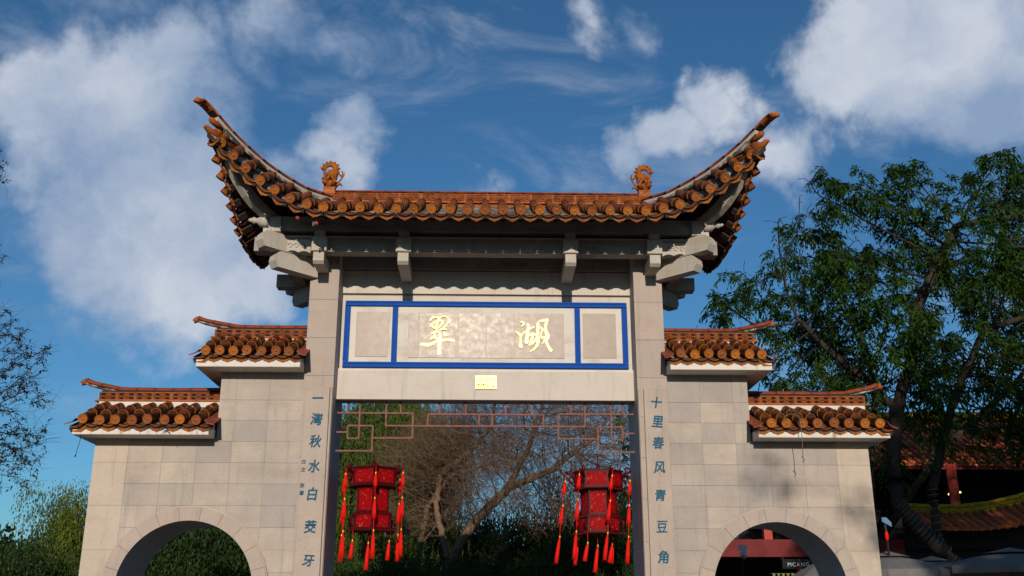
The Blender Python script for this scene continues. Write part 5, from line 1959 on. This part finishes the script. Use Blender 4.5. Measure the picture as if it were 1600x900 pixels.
# ---- the park's far belt of trees, one dark mass beyond everything
r = np.random.RandomState(77)
C_ = []
for k in range(70):
    x = -34 + 76 * k / 70 + r.uniform(-.8, .8)
    hgt = r.uniform(4.6, 6.4) + (1.5 if x > 9 else 0)
    for j in range(5):
        c = np.array([x + r.normal(0, .5), 40 + r.uniform(-1.5, 1.5), hgt * (j + .6) / 5.2])
        C_.append(c + unit(r.normal(size=(190, 3))) * (1.25 * r.rand(190, 1) ** .5))
C_ = np.concatenate(C_); C_[:, 2] = np.maximum(C_[:, 2], .05)
n_ = len(C_)
D_ = unit(r.normal(size=(n_, 3))); U_ = unit(np.cross(D_, r.normal(size=(n_, 3))))
ob = quads_obj('far_tree_belt', C_, D_, U_, r.uniform(.25, .45, n_), r.uniform(.15, .26, n_), M['leaf_bush'])
ob['label'] = 'far dark belt of park trees behind everything, low on the horizon'; ob['category'] = 'trees'

# ---- rounded sunlit tree at the far left
T8 = thing('round_tree', 'rounded yellow-green sunlit tree beyond the left corner of the gateway', 'tree', (-11.1, 14, 0))
MB().tube([(0, 0, 0), (.1, 0, 1.2), (0, .1, 2.4), (.1, 0, 3.6)], [.22, .17, .12, .05], 8).build('trunk', [M['bark']], T8)
place(BY, 'crown', T8, kind='stuff', mat=Matrix.Translation((.1, 0, 1.5)) @ Matrix.Diagonal((1.35, 1.3, 3.45, 1)))

# ---- yellow-green tree seen at the right edge of the opening
T9 = thing('leafy_tree', 'light green leafy tree behind the right lantern at the edge of the right pillar', 'tree', (3.75, 9, 0))
nodes, par = colonize([{'pts': [(0, 0, 0), (.05, 0, 1.8), (-.1, .1, 3.2), (-.1, 0, 4.4)]}], [(-.35, 0, 4.5, .55), (-.2, .2, 5.3, .6), (-.45, 0, 3.7, .4), (.2, 0, 5.0, .6), (-.3, 0, 6.0, .5)], 420, .16, 1.8, .24, seed=21, maxit=90)
_, rad, ch = tree_mesh(nodes, par, 'trunk', M['bark'], .006, 2.3, .1, T9)
lv = pinnate(nodes, par, ch, rad, .02, 2, .12, .05, 24, skip=.3, droop=.4, rach=.16, npair=3)
quads_obj('crown', *lv, M['leaf_yellow'], T9)

# ---- sparse dark tree leaning in from the left edge
T7 = thing('sparse_tree', 'sparse dark twiggy tree reaching in from the left edge of the view', 'tree', (-9.9, 4, 0))
o7 = np.array([-9.9, 4, 0])
BL7 = [(-8.56, 4.0, 6.41, 0.41), (-8.48, 4.6, 6.15, 0.43), (-8.53, 4.0, 5.57, 0.57), (-7.82, 4.0, 5.34, 0.30), (-8.62, 5.0, 4.82, 0.53), (-9.05, 4.0, 6.65, 0.47), (-8.18, 4.0, 3.98, 0.39), (-9.28, 4.0, 5.33, 0.8), (-7.75, 4.0, 4.88, 0.2), (-7.95, 4.0, 6.2, 0.18), (-8.2, 4.3, 4.4, .4), (-9.0, 4, 4.2, .6), (-9.6, 4, 9.8, .5), (-9.5, 4, 8.0, .6)]
nodes, par = colonize([{'pts': [tuple(np.array(p) - o7) for p in ((-9.9, 4, 0), (-9.82, 4, 2.8), (-9.71, 4, 4.0), (-9.22, 4, 5.0))]}], [(b[0] + 9.9, b[1] - 4, b[2], b[3]) for b in BL7], 1500, .12, 1.8, .17, seed=31, maxit=120, jit=.3)
_, rad, ch = tree_mesh(nodes, par, 'trunk', M['bark'], .0035, 2.3, .12, T7)
lv = pinnate(nodes, par, ch, rad, .010, 1, .075, .030, 8, skip=.25, droop=.3, rach=.12, npair=3)
twigs(nodes, par, rad, .012, 1, .35, .003, M['bark'], T7, 5)
quads_obj('crown', *lv, M['leaf_sparse'], T7)

# ---- tall park trees behind the camera: their shade falls across the right of the view
def shade_tree(loc, crown, label, seed, extra=()):
    T_ = thing('unseen_tree', label, 'tree', loc, 0, 'tall park trees facing the gateway')
    MB().tube([(0, 0, 0), (.1, 0, 4), (0, .2, 8), (.2, 0, 12)], [.4, .3, .22, .1], 8).build('trunk', [M['bark']], T_)
    r = np.random.RandomState(seed)
    C_ = []
    for (x, y, z, rr) in crown:
        n_ = int(330 * rr ** 2) if rr > 1 else int(210 * rr ** 2)
        C_.append(np.array([x, y, z]) + unit(r.normal(size=(n_, 3))) * (rr * r.rand(n_, 1) ** .4))
    C_ = np.concatenate(C_) - np.array(loc)
    n_ = len(C_)
    D_ = unit(r.normal(size=(n_, 3))); U_ = unit(np.cross(D_, r.normal(size=(n_, 3))))
    small = np.where(C_[:, 1] < -3.5, .55, 1.0)
    quads_obj('crown', C_, D_, U_, r.uniform(.25, .5, n_) * small, r.uniform(.14, .25, n_) * small, M['leaf_dark'], T_)
    for (a_, b_) in extra:
        MB().tube([Vector(a_) - Vector(loc), Vector(b_) - Vector(loc)], [.07, .01], 6).build('branch', [M['bark']], T_)


cb = [(9.5, -22, 10.5, 1.7), (12, -22, 11.5, 2.2), (15, -22, 12, 2.4), (10.5, -21, 14, 2.2), (13.5, -22, 14.4, 2.4), (18, -22, 13, 2.2), (8.8, -22, 13.5, 1.4), (3.45, -27, 11.5, .34), (3.85, -27, 11.25, .22), (4.75, -27, 10.95, .34), (4.95, -27, 10.6, .25)]
pk = None  # row of trees added out of view to dim the sky fill on the eaves
for k, (x, y) in enumerate(((-46, -50), (-33, -47), (-20, -52), (-7, -49), (6, -52), (19, -48), (32, -51), (45, -48), (-30, -24), (-38, -8), (34, -14))):
    T_ = thing('unseen_tree', 'round-crowned tree added out of view to block low sky light from the eaves', 'tree', (x, y, 0), k * 1.3, 'unseen trees added to block low sky light')
    if pk is None:
        r = np.random.RandomState(5)
        C_ = unit(r.normal(size=(5200, 3))) * (r.rand(5200, 1) ** .35) * np.array([7.2, 6.0, 4.6]) + np.array([0, 0, 5.6])
        D_ = unit(r.normal(size=(5200, 3))); U_ = unit(np.cross(D_, r.normal(size=(5200, 3))))
        o = quads_obj('crown', C_, D_, U_, r.uniform(.6, 1.0, 5200), r.uniform(.4, .6, 5200), M['leaf_bush'], T_)
        pk = (o.data, MB().tube([(0, 0, 0), (.1, 0, 2), (0, .2, 5)], [.35, .26, .12], 8).mesh('trunk', [M['bark']]))
        place(pk[1], 'trunk', T_)
    else:
        place(pk[0], 'crown', T_, kind='stuff'); place(pk[1], 'trunk', T_)
shade_tree((12.5, -22, 0), cb, 'tall dense park tree standing opposite the right end of the gateway', 41, extra=[((12.5, -22.5, 9), (3.6, -27, 11.4)), ((10.5, -23, 9.6), (4.9, -27, 10.8))])

# ================================================================== RESTAURANT BUILDING ON THE RIGHT
B = thing('restaurant_building', 'dark restaurant building with red tiled roofs and yellow glazed ridges at the right', 'building', (12, 16, 0))
bo = Matrix.Translation((-12, -16, 0))


def bp(mb, name, mats, label=None, kind=None, parent=None):
    mb.xf(bo)
    return mb.build(name, mats, parent or B, label=label, kind=kind)


bp(MB().box((5.2, 19.0, 0), (26, 19.3, 7.2)), 'rear_wall', [M['dark']])
bp(MB().box((5.0, 15.2, 3.30), (26, 19.0, 3.45)), 'upper_floor', [M['dark']])
bp(MB().box((5.0, 18.0, 5.6), (26, 19.0, 5.75)), 'veranda_ceiling', [M['dark']])
bp(MB().box((5.2, 13.0, 3.10), (11.0, 13.25, 3.54)), 'fascia_beam', [M['maroon']], label='maroon fascia beam over the ground floor')
bp(MB().box((5.2, 13.26, 3.30), (11.0, 15.2, 3.42)), 'balcony_floor', [M['dark']])
for x in (5.6, 7.54, 9.6):
    bp(MB().box((x - .11, 13.4, 3.54), (x + .11, 13.62, 5.6)), 'column', [M['redcol']])
for x in (10.6, 13.6, 16.6, 19.6):
    bp(MB().tube([(x, 15.4, 0), (x, 15.4, 5.85)], .14, 12), 'column', [M['redcol']])
bp(MB().box((5.2, 15.0, 0), (26, 15.15, 3.3)), 'ground_floor_wall', [M['dark']])
bp(MB().box((6.5, 14.9, 3.7), (7.1, 14.95, 4.6)), 'window', [M['bluewin']])
# upper roof
E0, E1 = Vector((0, 16, 5.95)), Vector((0, 20, 8.1))
ur = MB().add([(8.0, 16.1, 5.93), (26, 16.1, 5.93), (26, 20, 8.02), (9.6, 20, 8.02), (8.0, 16.1, 5.83), (26, 16.1, 5.83), (26, 20, 7.9), (9.6, 20, 7.9)], [(0, 1, 2, 3), (7, 6, 5, 4), (0, 4, 5, 1), (1, 5, 6, 2), (2, 6, 7, 3), (3, 7, 4, 0)])
uro = bp(ur, 'upper_roof', [M['rtile']], label='broad red tiled upper roof')
bp(MB().box((8.0, 16.0, 5.80), (26, 16.09, 5.90)), 'eave_fascia', [M['maroon']])
rowm = MB().tube([(0, 0, 0), (0, 1.3, .665), (0, 2.6, 1.37), (0, 3.95, 2.13)], .062, 7).mesh('tile_row', [M['rtile']])
dripm = MB().prism([(-.09, 0), (-.05, -.07), (0, -.10), (.05, -.07), (.09, 0)], 0, .02).mesh('drip_tile', [M['rtile']])
k = 0
x = 9.7
while x < 20:
    place(rowm, 'tile_row', uro, loc=(x - 12, 0.02, 5.955 + rnd.uniform(-.01, .01)))
    place(dripm, 'drip_tile', uro, loc=(x - 12 + .12, .0, 5.955))
    x += .24
bp(MB().tube([(12.0, 20, 8.12), (16, 20, 8.16), (22, 20, 8.2)], .16, 8), 'ridge', [M['yellow']], label='yellow glazed upper ridge')
bp(MB().tube([(15.6, 19.2, 7.85), (16.3, 17.8, 7.25), (17.0, 16.3, 6.7), (17.3, 15.7, 6.8)], [.13, .13, .13, .06], 8), 'hip_ridge', [M['yellow']])
# lower roof with its yellow ridge
xr = [10.95, 11.8, 12.6, 13.4, 14.2, 15.0, 15.9]
zr_ = [4.36, 4.33, 4.33, 4.42, 4.60, 4.86, 5.25]
for j, (dz, rr, yy) in enumerate(((.07, .060, 13.0), (-.03, .048, 12.96), (-.11, .055, 12.93))):
    bp(MB().tube([(a_, yy, z_ + dz) for a_, z_ in zip(xr, zr_)], rr, 8), 'ridge', [M['yellow']], label='yellow glazed lower ridge, rising to the right')
lr = MB()
vs = []
for a_, z_ in zip(xr, zr_):
    vs += [(a_, 12.95, z_ - .12), (a_, 11.95, z_ - .56 + .0), (a_, 11.95, z_ - .64), (a_, 12.95, z_ - .22)]
lr.add(vs, [(4 * i + a_, 4 * i + (a_ + 1) % 4, 4 * i + 4 + (a_ + 1) % 4, 4 * i + 4 + a_) for i in range(6) for a_ in range(4)])
lro = bp(lr, 'lower_roof', [M['rtile']], label='red tiled lower roof with a rising corner')
k = 0
x = 11.15
while x < 15.8:
    z_ = interp(x, xr, zr_)
    b = MB().tube([(0, 0, 0), (0, .5, .20), (0, 1.0, .43)], .055, 7)
    place(b.mesh('tile_row', [M['rtile']]), 'tile_row', lro, loc=(x - 12, 11.93 - 16, z_ - .545))
    place(dripm, 'drip_tile', lro, loc=(x - 12 + .11, 11.92 - 16, z_ - .56))
    x += .22
bp(MB().box((11.0, 12.9, 3.3), (16, 13.0, 4.1)), 'upper_wall', [M['dark']])
bp(MB().box((10.9, 13.1, 0), (26, 13.2, 3.7)), 'ground_floor_front', [M['dark']])
for (x, z) in ((13.95, 5.10), (14.05, 5.14), (14.2, 5.12), (14.3, 5.16)):
    bp(MB().tube([(x, 16.5, z), (x, 16.5, z + .05)], [.03, .018], 8), 'lamp', [M['lamp']])
# sign lettering, partly hidden
c = bpy.data.curves.new('sign', 'FONT'); c.body = 'MCANG'; c.size = .135; c.extrude = .008; c.offset = .002; c.space_character = 1.25
o = bpy.data.objects.new('sign', c); COL.objects.link(o)
me = bpy.data.meshes.new_from_object(o.evaluated_get(bpy.context.evaluated_depsgraph_get()))
bpy.data.objects.remove(o)
me.materials.clear(); me.materials.append(M['letter'])
place(me, 'sign_letters', B, mat=Matrix.Translation((7.72 - 12, 12.5 - 16, 2.84)) @ Matrix.Rotation(R(90), 4, 'X'), label='pale blue sign letters over the shop front')
bp(MB().box((7.6, 12.52, 2.78), (8.6, 12.55, 3.02)), 'sign_board', [M['dark']])
bp(MB().box((7.6, 12.55, 3.0), (7.66, 13.0, 3.06)), 'sign_bracket', [M['dark']]); bp(MB().box((8.5, 12.55, 3.0), (8.56, 13.0, 3.06)), 'sign_bracket', [M['dark']])
lb = MB()
for k in range(9):
    lb.box((7.3 + .12 * k, 12.40, 2.60 + .01 * (k % 2)), (7.36 + .12 * k, 12.43, 2.66))
lb.tube([(7.25, 12.41, 2.66), (8.4, 12.41, 2.66)], .006, 4)
bp(lb, 'light_string', [M['led']])

# small round red lantern below the sign
T_ = thing('round_lantern', 'small round dark red lantern below the pale blue sign letters, seen through the right arch', 'lantern', (7.95, 12.2, 2.72))
me_ = MB().tube([(0, 0, -.10), (0, 0, -.08), (0, 0, -.03), (0, 0, .03), (0, 0, .08), (0, 0, .10)], [.02, .065, .095, .095, .065, .02], 14)
me_.build('shade', [M['frame_red']], T_)
MB().tube([(0, 0, .10), (0, 0, .30)], .004, 5).build('cord', [M['cord']], T_)

# grey umbrellas
def umbrella(loc, r_, h, label, arm=False, rz=0.0):
    T_ = thing('patio_umbrella', label, 'umbrella', loc, rz, 'grey patio umbrellas by the restaurant')
    n = 8
    b = MB()
    rim = [(r_ * math.cos(2 * math.pi * (k + .5) / n), r_ * math.sin(2 * math.pi * (k + .5) / n), h - .34) for k in range(n)]
    mid = [(x * .45, y * .45, h - .13) for x, y, z in rim]
    low = [(x, y, z - .13) for x, y, z in rim]
    low2 = [(x * .985, y * .985, z - .13) for x, y, z in rim]
    v = [(0, 0, h - .02)] + mid + rim + low
    f = [(0, 1 + k, 1 + (k + 1) % n) for k in range(n)] + [(1 + k, 1 + n + k, 1 + n + (k + 1) % n, 1 + (k + 1) % n) for k in range(n)] + [(1 + n + k, 1 + 2 * n + k, 1 + 2 * n + (k + 1) % n, 1 + n + (k + 1) % n) for k in range(n)]
    b.add(v, f)
    b.build('canopy', [M['canopy']], T_)
    b = MB()
    v = [(0, 0, h + .05)] + [(x * .34, y * .34, h - .065) for x, y, z in rim]
    b.add(v, [(0, 1 + k, 1 + (k + 1) % n) for k in range(n)])
    b.build('vent_cap', [M['canopy']], T_)
    MB().tube([(0, 0, 0), (0, 0, h)], .03, 8).build('pole', [M['metal']], T_)
    for k in range(n):
        x, y, z = rim[k]
        MB().tube([(0, 0, h - .04), (x * .45, y * .45, h - .15), (x * .98, y * .98, h - .36)], .009, 5).build('rib', [M['metal']], T_)


umbrella((10.3, 6.2, 0), 1.6, 2.86, 'wide grey patio umbrella at the lower right corner, right of the corded tree')
umbrella((7.95, 6.4, 0), 1.2, 2.80, 'grey patio umbrella peeping out beside the outer corner of the right side wall')
umbrella((9.5, 8.0, 0), 1.2, 2.80, 'grey patio umbrella half hidden behind the corded trunk', rz=.3)
umbrella((6.35, 5.2, 0), .70, 2.66, 'grey patio umbrella seen inside the right side arch', rz=.2)

# security camera on its pole, in the right arch
T_ = thing('security_camera', 'white dome security camera on a thin pole, seen through the right side arch', 'camera', (4.234, 3.0, 0))
MB().tube([(0.0, .10, 0), (0, .10, 2.74)], .022, 8).build('pole', [M['dark']], T_)
MB().box((-.065, -.02, 2.66), (.065, .10, 2.73)).build('mount', [M['plastic']], T_)
MB().tube([(0, -.02, 2.67), (0, -.02, 2.64), (0, -.02, 2.59), (0, -.02, 2.56)], [.03, .055, .06, .055], 14).build('housing', [M['plastic']], T_)
MB().tube([(0, -.02, 2.56), (0, -.02, 2.535), (0, -.02, 2.515), (0, -.02, 2.505)], [.05, .045, .03, .008], 14).build('dome', [M['metal']], T_)

# small blue board and red lamp right of the wall
T_ = thing('notice_board', 'small pale blue board on a post beside the outer corner of the right side wall', 'sign', (7.83, 6, 0))
MB().add([(-.08, 0, 3.38), (.10, 0, 3.28), (.10, 0, 3.36), (.01, 0, 3.46), (-.08, 0, 3.46), (-.08, .03, 3.38), (.10, .03, 3.28), (.10, .03, 3.36), (.01, .03, 3.46), (-.08, .03, 3.46)], [(0, 1, 2, 3, 4), (9, 8, 7, 6, 5)] + [(i, 5 + i, 5 + (i + 1) % 5, (i + 1) % 5) for i in range(5)]).build('board', [M['signblue']], T_)
MB().tube([(0, .05, 0), (0, .05, 3.4)], .025, 8).build('post', [M['dark']], T_)
T_ = thing('small_red_lantern', 'small bright red lantern hanging below the pale blue board by the right wall', 'lantern', (7.77, 5.9, 3.1))
MB().tube([(0, 0, -.09), (0, 0, -.06), (0, 0, 0), (0, 0, .06), (0, 0, .09)], [.015, .032, .038, .032, .015], 10).build('shade', [M['tassel']], T_)
MB().tube([(0, 0, .09), (0, .05, .22)], .005, 5).build('cord', [M['cord']], T_)

# loose cables on the copings
T_ = thing('loose_cable', 'thin pale cable looped over the tiles of the lower right coping', 'cable', (4.16, -.46, 3.75))
P = [(-.13, -.02, .40), (-.10, -.03, .445), (-.04, -.03, .475), (.03, -.03, .47), (.09, -.03, .43), (.10, -.03, .36), (.105, -.02, .20), (.11, -.0, .08), (.11, .02, -.04), (.105, .02, -.10)]
MB().tube(crom(P, 4), .005, 5).build('wire', [M['cord']], T_)
MB().tube([(.09, .02, -.09), (.12, .015, -.13), (.10, .02, -.17)], .008, 5).build('frayed_end', [M['cord']], T_)
T_ = thing('dangling_wire', 'thin dark wire dangling from the left coping slab corner', 'cable', (-5.42, -.30, 3.93))
MB().tube([(0, 0, 0.0), (-.01, 0, -.10), (-.03, 0, -.20), (-.04, 0, -.27)], .004, 5).build('wire', [M['black']], T_)
MB().tube([(-.04, 0, -.27), (-.045, 0, -.295)], [.010, .008], 6).build('wire_end', [M['black']], T_)

# dry weed rooted between the tiles
T_ = thing('weed_tuft', 'small dark dry weed hanging over the slab edge of the lower left coping', 'plant', (-4.28, -.47, 4.02))
b = MB()
for k in range(16):
    a_ = rnd.uniform(0, 6.28); e_ = rnd.uniform(-.09, .05)
    b.tube([(0, 0, 0), (math.cos(a_) * .04, -abs(math.sin(a_)) * .03, e_ * .5 + .01), (math.cos(a_) * .075, -abs(math.sin(a_)) * .04, e_)], [.005, .004, .001], 3, caps=False)
b.build('stems', [M['leaf_sparse']], T_)
